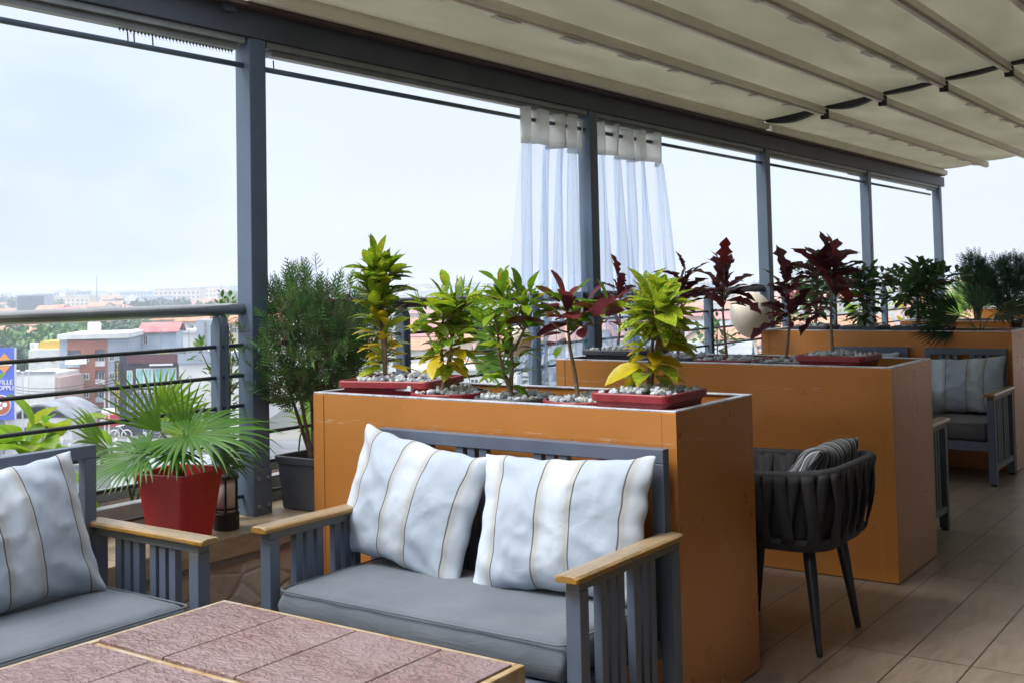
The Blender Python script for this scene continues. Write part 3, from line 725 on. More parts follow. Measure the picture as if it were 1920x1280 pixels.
for dz, k in ((-.0, .98), (-.012, 1.0), (-.028, .97), (-.034, .85)):
    loops.append([(v.x * k, v.y * k, .412 + dz) for v in bot])
MB().loft(loops).build('seat_pan', M['ropeblack'], rc, smooth=False)
def along(path, s):
    L_ = [0]
    for a, c in zip(path, path[1:]): L_.append(L_[-1] + (c - a).length)
    d = s * L_[-1]
    for i in range(len(path) - 1):
        if d <= L_[i + 1] or i == len(path) - 2:
            f = (d - L_[i]) / max(1e-9, L_[i + 1] - L_[i]); p = path[i].lerp(path[i + 1], min(1, max(0, f))); tg = (path[i + 1] - path[i]).normalized(); return p, tg
lo_ = [[Vector((v.x * .955, v.y * .955, v.z - .008)) for v in top], [Vector((v.x * .93, v.y * .93, v.z + .004)) for v in bot]]
o_ = MB().loft(lo_, cap0=False, cap1=False, closed=False).build('dark_gap_sheet', M['ropeblack'], rc, smooth=True); sm_ = o_.modifiers.new('solid', 'SOLIDIFY'); sm_.thickness = .004  # sheet added behind the straps so the gaps between them look dark
N = 34
for k in range(N):
    b = MB()
    s0 = (k + .5) / N
    for side in (1, -1):
        lean = (.42 / N) * (1 if (k % 2 == 0) else -1) * side
        p0, t0 = along(top, min(.995, max(.005, s0 - lean * .2))); p1, t1 = along(bot, min(.995, max(.005, s0 + lean * 1.6)))
        rows = []
        for j in range(9):
            f = j / 8; c = p0.lerp(p1, f); tg = t0.lerp(t1, f).normalized(); nrm = Vector((tg.y, -tg.x, 0)).normalized()
            if (nrm.x * c.x + nrm.y * c.y) < 0: nrm = -nrm
            off = side * (.019 - .004 * math.cos(PI * 2 * f) * 1) + .006 * math.sin(PI * f) * (1 if k % 2 else -1)
            wd = .0245 * (1 - .30 * f * (1 if k % 2 == 0 else -.0)) * (.92 if j else .98)
            tw = (.25 if k % 2 else -.25) * math.sin(PI * f)
            dirn = (tg * math.cos(tw) + nrm * math.sin(tw))
            c2 = c + nrm * off
            rows.append([c2 - dirn * wd - nrm * .0015, c2 - nrm * .0035, c2 + dirn * wd - nrm * .0015, c2 + dirn * wd + nrm * .0015, c2 + nrm * .0045, c2 - dirn * wd + nrm * .0015])
        b.loft(rows)
    b.build('strap', M['ropeblack'], rc, smooth=True)
b = MB(); loops = []
for dz, k in ((0, .9), (.012, .96), (.035, .97), (.052, .93), (.058, .8)):
    loops.append([(v.x * k, v.y * k, .416 + dz) for v in bot])
b.loft(loops).build('seat_cushion', M['ropeblack'], rc, smooth=True)
for sx in (-1, 1):
    for sy in (-1, 1):
        MB().tube([(sx * .165, sy * .165, .40), (sx * .178, sy * .178, .30), (sx * .214, sy * .214, .012), (sx * .216, sy * .216, .0)], [.024, .0235, .0125, .011], 16).build('leg', M['legmetal'], rc, smooth=True)
rc.location = (-1.775, 4.318, 0); rc.rotation_euler = (0, 0, -PI / 2)
pillow('pinstripe_pillow', 'dark pinstriped pillow leaning inside the black woven chair', .46, .40, .17, M['pillowstripe'], (-1.665, 4.36, .600), (R(-38), 0, -PI / 2), 3.3, None, (0, 0))

# dining table with white cloth, almost wholly hidden behind the nearest planter box
ct = thing('cloth_table', 'small table under a white cloth, its cloth corner hanging past the nearest planter box', 'table', (-2.47, 4.30, 0))
b = MB(); loops = []
cx, cy, hw = -2.47, 4.30, .35
def clothring(z, ex, amp):
    pts = []
    for k in range(64):
        a = 2 * PI * k / 64; c_, s_ = math.cos(a), math.sin(a); mxx = max(abs(c_), abs(s_)); r = hw / mxx
        wv = amp * math.sin(a * 12); d = ex * (1 + .9 * (min(abs(c_), abs(s_)) / mxx) ** 4)
        zz = z - (.16 * ((min(abs(c_), abs(s_)) / mxx) ** 6) if z < .4 else 0)
        pts.append((cx + c_ * (r + d + wv), cy + s_ * (r + d + wv), zz))
    return pts
b.loft([clothring(.70, 0, 0), clothring(.693, .010, 0), clothring(.52, .03, .010), clothring(.36, .075, .018)], cap0=True, cap1=False)
b.build('tablecloth', M['white'], ct, smooth=True)
b = MB(); b.tube([(cx, cy, .0), (cx, cy, .69)], .03, 12); b.tube([(cx, cy, 0), (cx, cy, .03)], [.22, .18], 24); b.build('pedestal', M['legmetal'], ct, smooth=True)

# ================================================================== PLANTS
def leaf(mb, base, dirv, L_, W_, col, droop=.3, fold=.25, prof='lance', up=None, seg=5, twist=0.0, rag=0.0):
    d = Vector(dirv).normalized(); up = Vector(up) if up is not None else Vector((0, 0, 1))
    side = d.cross(up)
    if side.length < .05: side = d.cross(Vector((rnd.uniform(-1, 1), rnd.uniform(-1, 1), .1)))
    side.normalize(); nr = side.cross(d).normalized()
    if twist:
        m_ = Matrix.Rotation(twist, 3, d); side = m_ @ side; nr = m_ @ nr
    p = Vector(base); cur = d.copy(); rows = []
    for k in range(seg + 1):
        f = k / seg
        if prof == 'lance': w = math.sin(PI * min(1, f * .96 + .04) ** .85) ** .8
        elif prof == 'round': w = math.sin(PI * min(1, f ** 1.25 * .93 + .03)) ** .6
        elif prof == 'oak': w = (.15, .45, .75, .55, .95, .70, .45, .85, .60, .30, .03)[min(10, int(f * 10.01))]
        elif prof == 'strap': w = min(1, f * 5 + .35) * (1 - f) ** .55
        else: w = math.sin(PI * f)
        w *= W_ / 2
        w = max(w, .0004)
        jl = 1 + rag * rnd.uniform(-1, 1); jr = 1 + rag * rnd.uniform(-1, 1)
        lv = p - side * (w * jl) + nr * (w * fold); rv = p + side * (w * jr) + nr * (w * fold)
        rows.append((mb.vert(lv), mb.vert(p), mb.vert(rv)))
        ax = side; cur = (Matrix.Rotation(-droop / seg, 3, ax) @ cur); nr = (Matrix.Rotation(-droop / seg, 3, ax) @ nr)
        p = p + cur * (L_ / seg)
    for a, c in zip(rows, rows[1:]):
        mb.face((a[0], a[1], c[1], c[0]), col); mb.face((a[1], a[2], c[2], c[1]), col)

def vary(c, a=.18):
    k = 1 + rnd.uniform(-a, a); return (c[0] * k * (1 + rnd.uniform(-.08, .08)), c[1] * k, c[2] * k)

def gravel(parent, x0, x1, y0, y1, z, n, r=.012, circ=False):
    b = MB(); bm = bmesh.new(); bmesh.ops.create_icosphere(bm, subdivisions=1, radius=1); vs = [v.co.copy() for v in bm.verts]; fs = [[v.index for v in f.verts] for f in bm.faces]; bm.free()
    for _ in range(n):
        for _t in range(9):
            x = rnd.uniform(x0, x1); y = rnd.uniform(y0, y1)
            if not circ or ((x - (x0 + x1) / 2) / ((x1 - x0) / 2)) ** 2 + ((y - (y0 + y1) / 2) / ((y1 - y0) / 2)) ** 2 < 1: break
        q = Matrix.Rotation(rnd.uniform(0, 6.28), 3, Vector((rnd.random(), rnd.random(), rnd.random() + .1)).normalized())
        s = Vector((rnd.uniform(.7, 1.3), rnd.uniform(.7, 1.2), rnd.uniform(.55, .95))) * r * rnd.uniform(.7, 1.25)
        hump = .012 * (1 - abs(2 * (x - x0) / (x1 - x0) - 1)); c = Vector((x, y, z + rnd.uniform(-.004, .006) + hump))
        i0 = len(b.v)
        for v in vs:
            w = q @ Vector((v.x * s.x, v.y * s.y, v.z * s.z)) * rnd.uniform(.82, 1.15); b.v.append(tuple(c + w))
        for f in fs: b.face([i0 + k for k in f])
    b.box(x0 + .01, x1 - .01, y0 + .01, y1 - .01, z - .03, z - .010)
    return b.build('gravel', M['gravel'], parent, stuff=True)

def tray(parent, cx, cy, hx, hy, zt, mat, depth=.11, ang=0, rnd_=False, flare=.85):
    b = MB(); C = rrect
    r = min(hx, hy) * .98 if rnd_ else .03
    seq = [(flare, depth), (.94, .032), (1.0, .028), (1.03, .026), (1.035, .004), (1.02, 0), (.965, 0), (.95, .03), (.85, depth - .01)]
    loops = [C(cx, cy, hx * k, hy * k, r * k, zt - d) for k, d in seq]
    if ang:
        m_ = Matrix.Rotation(ang, 3, 'Z'); o = Vector((cx, cy, 0))
        loops = [[tuple(m_ @ (Vector(p) - o) + o) for p in lp] for lp in loops]
    b.loft(loops); return b.build('pot', mat, parent, smooth=False, bevel=.0)

def croton(label, cx, cy, hx, hy, zt, potmat, stem, top, stems, spread, n, Lr, Wf, mat, palette, zs=.35, prof='lance', droop=.6, ang=0, circ=False, branches=0, group='crotons in the planter boxes', name='potted_croton', cone=.55, seg=5, gr=90, rag=0.0, fold=.25, elev=(0.1, 1.1), pot=True, fols='foliage'):
    t = thing(name, label, 'potted plant', (cx, cy, zt - .03), group)
    if pot:
        tray(t, cx, cy, hx, hy, zt, potmat, ang=ang, rnd_=circ); gravel(t, cx - hx * .9, cx + hx * .9, cy - hy * .9, cy + hy * .9, zt - .006, gr, circ=circ)
    sb = MB(); lb = MB(); x, y, z = stem; Ht = top[2] - z
    tips = []
    for k in range(stems):
        a = rnd.uniform(0, 6.28); off = Vector((math.cos(a), math.sin(a), 0)) * (spread * .35 if k else 0)
        tp = Vector(top) + off * 1.0 - Vector((0, 0, Ht * (.0 if k == 0 else rnd.uniform(.08, .3))))
        b0 = Vector((x, y, z)) + Vector((rnd.uniform(-1, 1), rnd.uniform(-1, 1), 0)) * (.012 if k else 0)
        mid = b0.lerp(tp, .5) + Vector((rnd.uniform(-.02, .02), rnd.uniform(-.02, .02), 0))
        pts = [b0 - Vector((0, 0, .04)), b0, b0.lerp(mid, .5) + Vector((rnd.uniform(-.006, .006), 0, 0)), mid, mid.lerp(tp, .5) + Vector((rnd.uniform(-.01, .01), 0, 0)), tp]
        sb.tube(pts, [.0095, .009, .0075, .006, .0045, .003], 8); tips.append((b0, pts[1:]))
    for k in range(branches):
        _, pts = tips[rnd.randrange(len(tips))]; f = rnd.uniform(.3, .8); i = min(len(pts) - 2, int(f * (len(pts) - 1))); p = pts[i].lerp(pts[i + 1], rnd.random())
        a = rnd.uniform(0, 6.28); e = p + Vector((math.cos(a) * spread * .6, math.sin(a) * spread * .6, rnd.uniform(.05, .14) * Ht / .5)); e.z = min(e.z, top[2] - .05 - .05 * rnd.random())
        m_ = p.lerp(e, .5) + Vector((0, 0, -.01)); sb.tube([p, m_, e], [.004, .0035, .0025], 6); tips.append((p, [p, m_, e, e + Vector((0, 0, .01)), e + Vector((0, 0, .02))]))
    sb.build('stem', M['stem'], t, smooth=True)
    ga = 0
    tot = len(tips); main = stems
    for ti, (b0, pts) in enumerate(tips):
        cnt = int(n / (main + .45 * branches) * (1 if ti < main else .45))
        for k in range(cnt):
            f = (k + rnd.random()) / cnt
            s = (zs + (1 - zs) * f) if ti < main else (.35 + .65 * f)
            q = s * (len(pts) - 1); i = min(len(pts) - 2, int(q)); p = pts[i].lerp(pts[i + 1], q - i)
            ga += 2.4 + rnd.uniform(-.9, .9); el = elev[0] + (elev[1] - elev[0]) * f ** 1.3 + rnd.uniform(-.5, .4)
            dv = Vector((math.cos(ga) * math.cos(el), math.sin(ga) * math.cos(el), math.sin(el)))
            hgt = (p.z - z) / Ht; ln = Lr * rnd.uniform(.6, 1.35) * (1 - .35 * max(0, f - .6))
            pet = p + dv * (.012 + .02 * rnd.random() + spread * .25 * rnd.random())
            if rnd.random() < .5: sb2 = None
            lb_col = vary(palette(hgt, rnd.random()))
            # petiole
            i0 = pet
            leaf(lb, p, dv, (pet - p).length * 1.1 + .002, .004, (.18, .2, .06), 0, 0, 'strap', seg=1)
            leaf(lb, pet, dv, ln, ln * Wf * rnd.uniform(.85, 1.15), lb_col, droop * rnd.uniform(.4, 1.5), fold, prof, seg=seg, twist=rnd.uniform(-.5, .5), rag=rag)
    lb.build(fols, mat, t, smooth=True)
    return t

GREEN = (.13, .27, .015); LIME = (.30, .44, .02); YEL = (.66, .50, .015); DK = (.035, .10, .012); BUR = (.19, .032, .042); BUR2 = (.10, .020, .032); RED = (.24, .03, .03)
def pal_yellowfoot(h, r):
    if h < .42: return YEL if r < .72 else LIME
    if h < .6: return YEL if r < .22 else (LIME if r < .55 else GREEN)
    return LIME if r < .45 else GREEN
def pal_green(h, r): return LIME if r < .28 else (GREEN if r < .8 else (YEL if r > .95 else DK))
def pal_mixbur(h, r): return BUR if r < .38 else ((.12, .05, .015) if r < .48 else (GREEN if r < .8 else LIME))
def pal_bur(h, r): return BUR2 if r < .55 else (BUR if r < .88 else (RED if r < .96 else (.13, .06, .01)))
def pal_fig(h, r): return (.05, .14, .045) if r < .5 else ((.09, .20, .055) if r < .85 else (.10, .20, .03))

croton('tall yellow-footed croton in the high red tray nearest the railing', -3.07, 3.52, .20, .175, 1.028, M['redtray'], (-3.174, 3.53, 1.02), (-3.22, 3.52, 1.53), 3, .075, 230, .095, .44, M['croton'], pal_yellowfoot, zs=.12, branches=8, droop=.4, elev=(.15, 1.35), ang=.25)
croton('croton with yellow drooping lower leaves in a low round red pot, second from the railing', -2.77, 3.46, .15, .15, .990, M['redtray'], (-2.77, 3.42, .995), (-2.755, 3.42, 1.36), 3, .085, 150, .10, .46, M['croton'], pal_yellowfoot, zs=.28, branches=6, droop=.6, elev=(-.1, 1.2), circ=True)
croton('slender open croton with small green leaves down its stem, in the middle of the box', -2.46, 3.46, .15, .15, .984, M['greypot'], (-2.455, 3.42, .99), (-2.49, 3.42, 1.41), 2, .12, 190, .075, .42, M['croton_fine'], pal_green, zs=.08, branches=11, elev=(.1, 1.25), droop=.5, circ=True, cone=.8)
croton('croton mixing burgundy and broad green leaves on a bare pale stem', -2.16, 3.47, .145, .15, .986, M['redtray'], (-2.16, 3.42, .99), (-2.20, 3.42, 1.34), 1, .12, 52, .11, .54, M['green'], pal_mixbur, zs=.50, branches=8, droop=.55, circ=True, prof='round', seg=6)
croton('croton with heavily speckled yellow-green leaves in the red tray at the box corner', -1.865, 3.41, .145, .15, 1.032, M['redtray'], (-1.895, 3.46, 1.03), (-1.87, 3.44, 1.37), 2, .075, 170, .105, .50, M['croton_heavy'], pal_yellowfoot, zs=.12, branches=6, droop=.5, gr=120, elev=(-.1, 1.35))
# second box
def oak(label, cx, cy, hx, hy, zt, pm, stem, top, n, L_, zs=.4, **k):
    return croton(label, cx, cy, hx, hy, zt, pm, stem, top, 1, .06, n, L_, .44, M['burgundy'], pal_bur, zs=zs, prof='oak', seg=10, rag=.38, branches=k.pop('branches', 3), droop=.7, fold=.3, elev=(.25, 1.4), **k)
oak('small burgundy croton in a low grey tray at the railing end of the second box', -3.19, 5.56, .19, .16, 1.025, M['greypot'], (-3.24, 5.56, 1.02), (-3.23, 5.56, 1.42), 32, .12, .4)
oak('burgundy croton behind the yellow speckled one, in the second box', -2.86, 5.56, .15, .15, .992, M['greypot'], (-2.86, 5.56, 1.0), (-2.80, 5.56, 1.45), 36, .14, .45)
oak('burgundy croton with long lobed leaves on a thin bare stem, middle of the second box', -2.52, 5.50, .15, .15, .988, M['redtray'], (-2.53, 5.47, .99), (-2.53, 5.47, 1.46), 30, .165, .45)
oak('burgundy croton over a bed of gravel, just left of the second box red tray', -2.20, 5.48, .14, .15, .986, M['greypot'], (-2.195, 5.44, .99), (-2.18, 5.44, 1.41), 34, .145, .38)
oak('largest burgundy croton, in the red tray at the aisle end of the second box', -1.915, 5.42, .165, .15, 1.028, M['redtray'], (-1.945, 5.42, 1.02), (-1.925, 5.42, 1.46), 44, .18, .45)
# third box
def fig(label, cx, cy, zt, pm, top, n, w, zs=.25, **k):
    return croton(label, cx, cy, .155, .15, zt, pm, (cx, cy, zt), top, 4, w, n, .085, .50, M['green'], pal_fig, zs=zs, prof='round', seg=4, branches=12, droop=.4, name='potted_shrub', group='dark leafy shrubs in the far boxes', elev=(-.1, .9), gr=40, **k)
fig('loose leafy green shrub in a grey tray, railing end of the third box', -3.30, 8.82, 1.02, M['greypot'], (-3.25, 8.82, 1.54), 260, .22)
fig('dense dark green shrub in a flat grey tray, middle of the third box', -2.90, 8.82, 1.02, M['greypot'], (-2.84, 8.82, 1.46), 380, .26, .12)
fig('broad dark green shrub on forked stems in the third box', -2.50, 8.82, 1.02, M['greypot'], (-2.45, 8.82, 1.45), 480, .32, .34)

# fan palms
def fan(mb, hub, axis, normal, R_, n, span, col, droopk=1.0, wseg=.03, cup=.15, join=.35, seg=7):
    """pleated fan: segments radiate in the plane of axis/side, tips droop"""
    axis = Vector(axis).normalized(); nr = Vector(normal); nr = (nr - axis * nr.dot(axis)).normalized(); side = axis.cross(nr)
    hub = Vector(hub); g = Vector((0, 0, -1))
    prevs = None
    for k in range(n):
        a = (k / (n - 1) - .5) * span; d = axis * math.cos(a) + side * math.sin(a) + nr * (cup * abs(math.sin(a)))
        d.normalize(); Ls = R_ * (1 - .22 * abs(a / (span / 2)) ** 2) * rnd.uniform(.93, 1.05)
        p = hub.copy(); cur = d.copy(); rows = []
        da = span / (n - 1)
        bend = rnd.uniform(.5, 1.5); p = p + nr * rnd.uniform(-.004, .004)
        for j in range(seg + 1):
            f = j / seg
            r = f * Ls
            w = min(r * math.sin(da / 2) * 1.04, wseg * .5) if f < join else wseg * .5 * (1 - ((f - join) / (1 - join)) ** 1.6) + .0005
            s2 = cur.cross(nr).normalized(); nn = s2.cross(cur).normalized()
            if nn.dot(nr) < 0: nn = -nn
            rows.append((mb.vert(p - s2 * w - nn * w * .45), mb.vert(p + nn * w * .25), mb.vert(p + s2 * w - nn * w * .45)))
            cur = (cur + g * (droopk * bend * f ** 2.0 * .75 / seg * 2.2)).normalized()
            p = p + cur * (Ls / seg)
        cc = vary(col, .14)
        for a_, c_ in zip(rows, rows[1:]):
            mb.face((a_[0], a_[1], c_[1], c_[0]), cc); mb.face((a_[1], a_[2], c_[2], c_[1]), cc)

def palm(label, base, leaves, name='potted_fan_palm', group=None, cat='potted palm', mat=None, stalkr=.0045):
    t = thing(name, label, cat, base, group); sb = MB()
    for (hub, axis, nr, R_, n, span, col, dk, ws, *jn) in leaves:
        hub = Vector(hub); b0 = Vector(base) + Vector((rnd.uniform(-.02, .02), rnd.uniform(-.02, .02), 0)); m_ = b0.lerp(hub, .55) + Vector((0, 0, .05))
        sb.tube([b0, b0.lerp(m_, .5) + Vector((0, 0, .02)), m_, hub], [stalkr * 1.4, stalkr, stalkr, stalkr * .8], 7)
        lb = MB(); fan(lb, hub, axis, nr, R_, n, span, col, dk, ws, join=jn[0] if jn else .35); lb.build('frond', mat or M['palm'], t, smooth=True)
    sb.build('stalk', M['greenstem'], t, smooth=True); return t

PG = (.075, .215, .018); PL = (.13, .27, .025); PGR = (.085, .18, .05)
rp = palm('fan palm with drooping glossy fronds in the square red pot on the ledge', (-3.668, 2.875, .66), [
    ((-3.60, 2.86, .845), (.78, .62, .02), (.14, -.18, .95), .37, 42, 5.0, PG, 1.75, .021),
    ((-3.62, 2.67, .79), (-.62, -.66, -.22), (.30, -.15, .92), .27, 34, 3.6, PG, 1.7, .017),
    ((-3.66, 2.78, .86), (-.42, -.50, .80), (.78, -.6, .1), .31, 9, 1.15, PL, .25, .013, .16),
    ((-3.70, 2.92, .85), (-.15, -.05, .9), (.78, -.6, .25), .23, 8, 1.3, PL, .3, .012, .16),
    ((-3.57, 2.79, .80), (.20, -.40, -.10), (.45, -.3, .8), .22, 16, 2.4, PG, 1.3, .018),
    ((-3.62, 2.98, .78), (.55, .45, -.25), (.4, -.1, .8), .25, 18, 2.2, PGR, 1.3, .018),
])
b = MB(); px_, py_ = -3.668, 2.875
loops = [rrect(px_, py_, h_, h_, r_, z_) for h_, r_, z_ in ((.085, .03, .4205), (.092, .03, .43), (.122, .03, .672), (.132, .03, .674), (.134, .03, .698), (.128, .03, .702), (.118, .03, .700), (.112, .03, .64))]
m_ = Matrix.Rotation(R(12), 3, 'Z'); o_ = Vector((px_, py_, 0)); loops = [[tuple(m_ @ (Vector(p) - o_) + o_) for p in lp] for lp in loops]
b.loft(loops).build('pot', M['redpot'], rp, bevel=0)
MB().tube([(px_, py_, .63), (px_, py_, .655)], [.11, .10], 20).build('soil', M['soil'], rp)

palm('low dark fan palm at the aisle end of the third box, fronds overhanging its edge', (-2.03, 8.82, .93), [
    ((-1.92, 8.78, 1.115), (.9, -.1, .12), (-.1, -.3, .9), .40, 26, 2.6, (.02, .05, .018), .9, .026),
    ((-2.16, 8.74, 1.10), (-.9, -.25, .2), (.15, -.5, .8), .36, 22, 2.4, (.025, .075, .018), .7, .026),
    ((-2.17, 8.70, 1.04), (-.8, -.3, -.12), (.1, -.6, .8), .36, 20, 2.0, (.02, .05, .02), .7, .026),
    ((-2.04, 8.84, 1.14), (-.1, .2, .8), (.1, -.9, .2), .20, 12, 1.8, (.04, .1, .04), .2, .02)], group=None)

# thuja
def thuja(label, root, base, stems, box, nspr, cols, pot=None, loc_cat='potted conifer', size=1.0, clear=.3, bare=()):
    t = root; sb = MB(); lb = MB(); bx = Vector(base); tips = []
    cx, cy, cz, rx, ry, rz = box
    for k in range(stems):
        a = 2 * PI * k / stems + rnd.uniform(-.3, .3); rr = rnd.uniform(.35, .75)
        tip = Vector((cx + rx * rr * math.cos(a), cy + ry * rr * math.sin(a), cz + rz * rnd.uniform(-.1, .75)))
        b0 = bx + Vector((math.cos(a), math.sin(a), 0)) * .012; m1 = b0.lerp(tip, .35) + Vector((0, 0, .05)) + Vector((rnd.uniform(-.02, .02), rnd.uniform(-.02, .02), 0)); m2 = m1.lerp(tip, .5) + Vector((rnd.uniform(-.03, .03), rnd.uniform(-.03, .03), 0))
        sb.tube([b0 - Vector((0, 0, .04)), b0, m1, m2, tip], [.011 * size, .010 * size, .007 * size, .005 * size, .002], 7); tips.append([b0, m1, m2, tip])
    sb.tube([bx - Vector((0, 0, .05)), bx + Vector((.0, 0, .06)), bx + Vector((0, 0, .14))], [.022 * size, .019 * size, .012 * size], 9)
    nodes = []
    for q in tips:
        for a, c in zip(q[1:], q[2:]):
            for f in (.1, .4, .7, 1.0): nodes.append(a.lerp(c, f))
    cl = [Vector((rnd.gauss(0, 1), rnd.gauss(0, 1), rnd.gauss(0, 1))).normalized() * rnd.uniform(.45, 1.0) for _ in range(26)]
    for s in range(nspr):
        if rnd.random() < .75:
            c0 = cl[rnd.randrange(len(cl))]; v = c0 + Vector((rnd.gauss(0, .16), rnd.gauss(0, .16), rnd.gauss(0, .20)))
        else:
            v = Vector((rnd.gauss(0, 1), rnd.gauss(0, 1), rnd.gauss(0, 1))).normalized() * rnd.random() ** .4
        if v.length > 1.12: v = v.normalized() * 1.1
        p = Vector((cx + v.x * rx, cy + v.y * ry, cz + v.z * rz))
        if rnd.random() < .35:
            nn = min(nodes, key=lambda q: (q - p).length); sb.tube([nn, nn.lerp(p, .5) + Vector((0, 0, -.01)), p], [.0025, .002, .001], 4, cap=False)
        out = Vector((v.x * .8, v.y * .8, .55 + .5 * v.z + rnd.uniform(-.2, .4))).normalized()
        col = vary(cols[rnd.randrange(len(cols))], .22); plane = Vector((rnd.gauss(0, 1), rnd.gauss(0, 1), rnd.gauss(0, .4))).normalized()
        Ls = rnd.uniform(.05, .085) * size; sd_ = out.cross(plane).normalized()
        for k in range(9):
            f = k / 8; q = p + out * (Ls * f); sg = 1 if k % 2 else -1
            dv = (out * .8 + sd_ * sg * (1.1 - .6 * f) + plane * rnd.uniform(-.15, .15)).normalized()
            l2 = Ls * (.5 * (1 - f) + .16)
            leaf(lb, q, dv, l2, .0075 * size, col, rnd.uniform(-.2, .4), 0, 'strap', up=plane, seg=2)
            for j in (.35, .7):
                leaf(lb, q + dv * l2 * j, (dv + out * .7 * (1 if rnd.random() < .6 else -.2)).normalized(), l2 * .45, .006 * size, col, 0, 0, 'strap', up=plane, seg=1)
        leaf(lb, p, out, Ls, .007 * size, col, .1, 0, 'strap', up=plane, seg=2)
    sb.build('trunk', M['bark'], t, smooth=True); lb.build('foliage', M['thuja'], t)
    return t
t1 = thing('potted_thuja', 'feathery green thuja in the grey square pot beside the nearest post', 'potted conifer', (-3.72, 3.66, .42))
b = MB(); b.loft([rrect(-3.72, 3.66, h_, h_, .025, z_) for h_, z_ in ((.105, .421), (.110, .43), (.125, .625), (.133, .627), (.135, .655), (.129, .658), (.122, .655), (.118, .61))]); b.build('pot', M['greypot'], t1)
MB().box(-3.82, -3.62, 3.56, 3.76, .60, .622).build('soil', M['soil'], t1)
GT = [(.09, .20, .055), (.12, .26, .065), (.07, .16, .05), (.16, .30, .07), (.10, .12, .05)]
thuja('', t1, (-3.70, 3.64, .62), 8, (-3.70, 3.68, 1.17, .24, .40, .28), 1500, GT)
lowb = MB()
for (lab, x, y, z0, zt_, rx, n) in (('upright dark thuja behind the fan palm, in the fourth box', -2.56, 10.96, .93, 1.50, .17, 420), ('bushier dark thuja at the right edge, in the fourth box', -2.28, 10.96, .93, 1.50, .19, 480)):
    tt_ = thing('potted_thuja', lab, 'potted conifer', (x, y, z0), 'thujas in the fourth box')
    tray(tt_, x, y, .13, .13, .99, M['greypot'], .1)
    thuja('', tt_, (x, y, .97), 6, (x, y, 1.27, rx, rx, .25), n, [(.05, .13, .07), (.07, .17, .08), (.045, .10, .065)], size=1.3)
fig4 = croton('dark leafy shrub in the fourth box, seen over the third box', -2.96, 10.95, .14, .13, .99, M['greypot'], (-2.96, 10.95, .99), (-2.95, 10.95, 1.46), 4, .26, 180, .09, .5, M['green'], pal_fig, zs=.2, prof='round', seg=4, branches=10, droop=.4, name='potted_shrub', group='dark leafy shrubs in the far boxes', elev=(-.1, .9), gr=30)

# plants outside the railing, rooted in the trough
def bush(label, name, base, top, stems, spread, n, L_, Wf, mat, pal, **k):
    return croton(label, base[0], base[1], .1, .1, base[2], None, base, top, stems, spread, n, L_, Wf, mat, pal, pot=False, name=name, group='plants in the trough outside the railing', **k)
def pal_lime(h, r): return (.26, .44, .03) if r < .6 else ((.14, .32, .03) if r < .9 else (.34, .42, .03))
def pal_vine(h, r): return (.07, .17, .025) if r < .6 else (.14, .28, .03)
bush('broad-leaved yellow-green plant outside the railing behind the left loveseat', 'broadleaf_plant', (-4.2, 2.62, .49), (-4.2, 2.62, .83), 4, .36, 62, .15, .72, M['limegreen'], pal_lime, zs=.05, prof='round', seg=6, branches=8, droop=.9)
bush('single pale taro leaf reaching above the rail bars', 'taro_plant', (-4.2, 2.40, .49), (-4.2, 2.36, .93), 2, .10, 7, .17, .68, M['limegreen'], pal_lime, zs=.85, prof='round', seg=6, branches=0, droop=1.0)
bush('climbing vine with small leaves up the rail post by the nearest post', 'climbing_plant', (-4.03, 3.38, .49), (-4.01, 3.40, 1.36), 4, .13, 520, .034, .5, M['green'], pal_vine, zs=.02, seg=3, branches=8, droop=.3)
palm('yellow-green palm outside the railing, left of the nearest post', (-4.2, 3.05, .49), [
    ((-4.15, 3.14, .86), (.1, .5, .6), (.8, -.4, .2), .24, 11, 1.5, (.26, .44, .03), .5, .02, .2),
    ((-4.2, 3.2, .78), (.1, .7, .35), (.7, -.4, .4), .30, 16, 2.2, (.28, .45, .03), .7, .03),
    ((-4.15, 2.9, .74), (.2, -.6, .3), (.6, .2, .6), .28, 16, 2.2, (.20, .36, .03), .8, .03)], name='fan_palm', group='plants in the trough outside the railing', cat='palm', mat=M['limegreen'])
palm('bright palm outside the railing behind the thuja pot', (-4.2, 4.0, .49), [
    ((-4.1, 3.95, .72), (.3, .1, .2), (.5, -.4, .7), .34, 18, 2.6, (.20, .38, .04), .8, .03),
    ((-4.1, 4.1, .66), (.3, -.5, .1), (.6, -.2, .7), .32, 18, 2.4, (.24, .42, .04), .8, .03)], name='fan_palm', group='plants in the trough outside the railing', cat='palm', mat=M['limegreen'])
palm('yellow-green palm outside the railing behind the second and third crotons', (-4.2, 5.15, .49), [
    ((-4.15, 5.25, 1.15), (.3, .5, .5), (.6, -.6, .3), .34, 18, 2.4, (.17, .34, .03), .5, .03),
    ((-4.15, 5.0, 1.10), (.3, -.6, .35), (.6, -.4, .5), .34, 18, 2.4, (.22, .40, .03), .6, .03),
    ((-4.1, 5.3, .98), (.5, .5, -.1), (.6, -.4, .6), .32, 16, 2.0, (.12, .26, .03), .8, .03)], name='fan_palm', group='plants in the trough outside the railing', cat='palm', mat=M['limegreen'])
bush('slim yellow-stemmed bush outside the railing behind the thuja', 'yellow_bush', (-4.2, 4.35, .49), (-4.2, 4.35, 1.25), 3, .14, 70, .10, .42, M['limegreen'], pal_lime, zs=.3, branches=3)
bush('leafy green bush at the foot of the curtain post', 'green_bush', (-4.16, 6.0, .49), (-4.05, 6.05, 1.16), 4, .24, 130, .085, .5, M['green'], lambda h, r: (.09, .22, .03) if r < .7 else (.16, .30, .03), zs=.35, branches=10, prof='round')
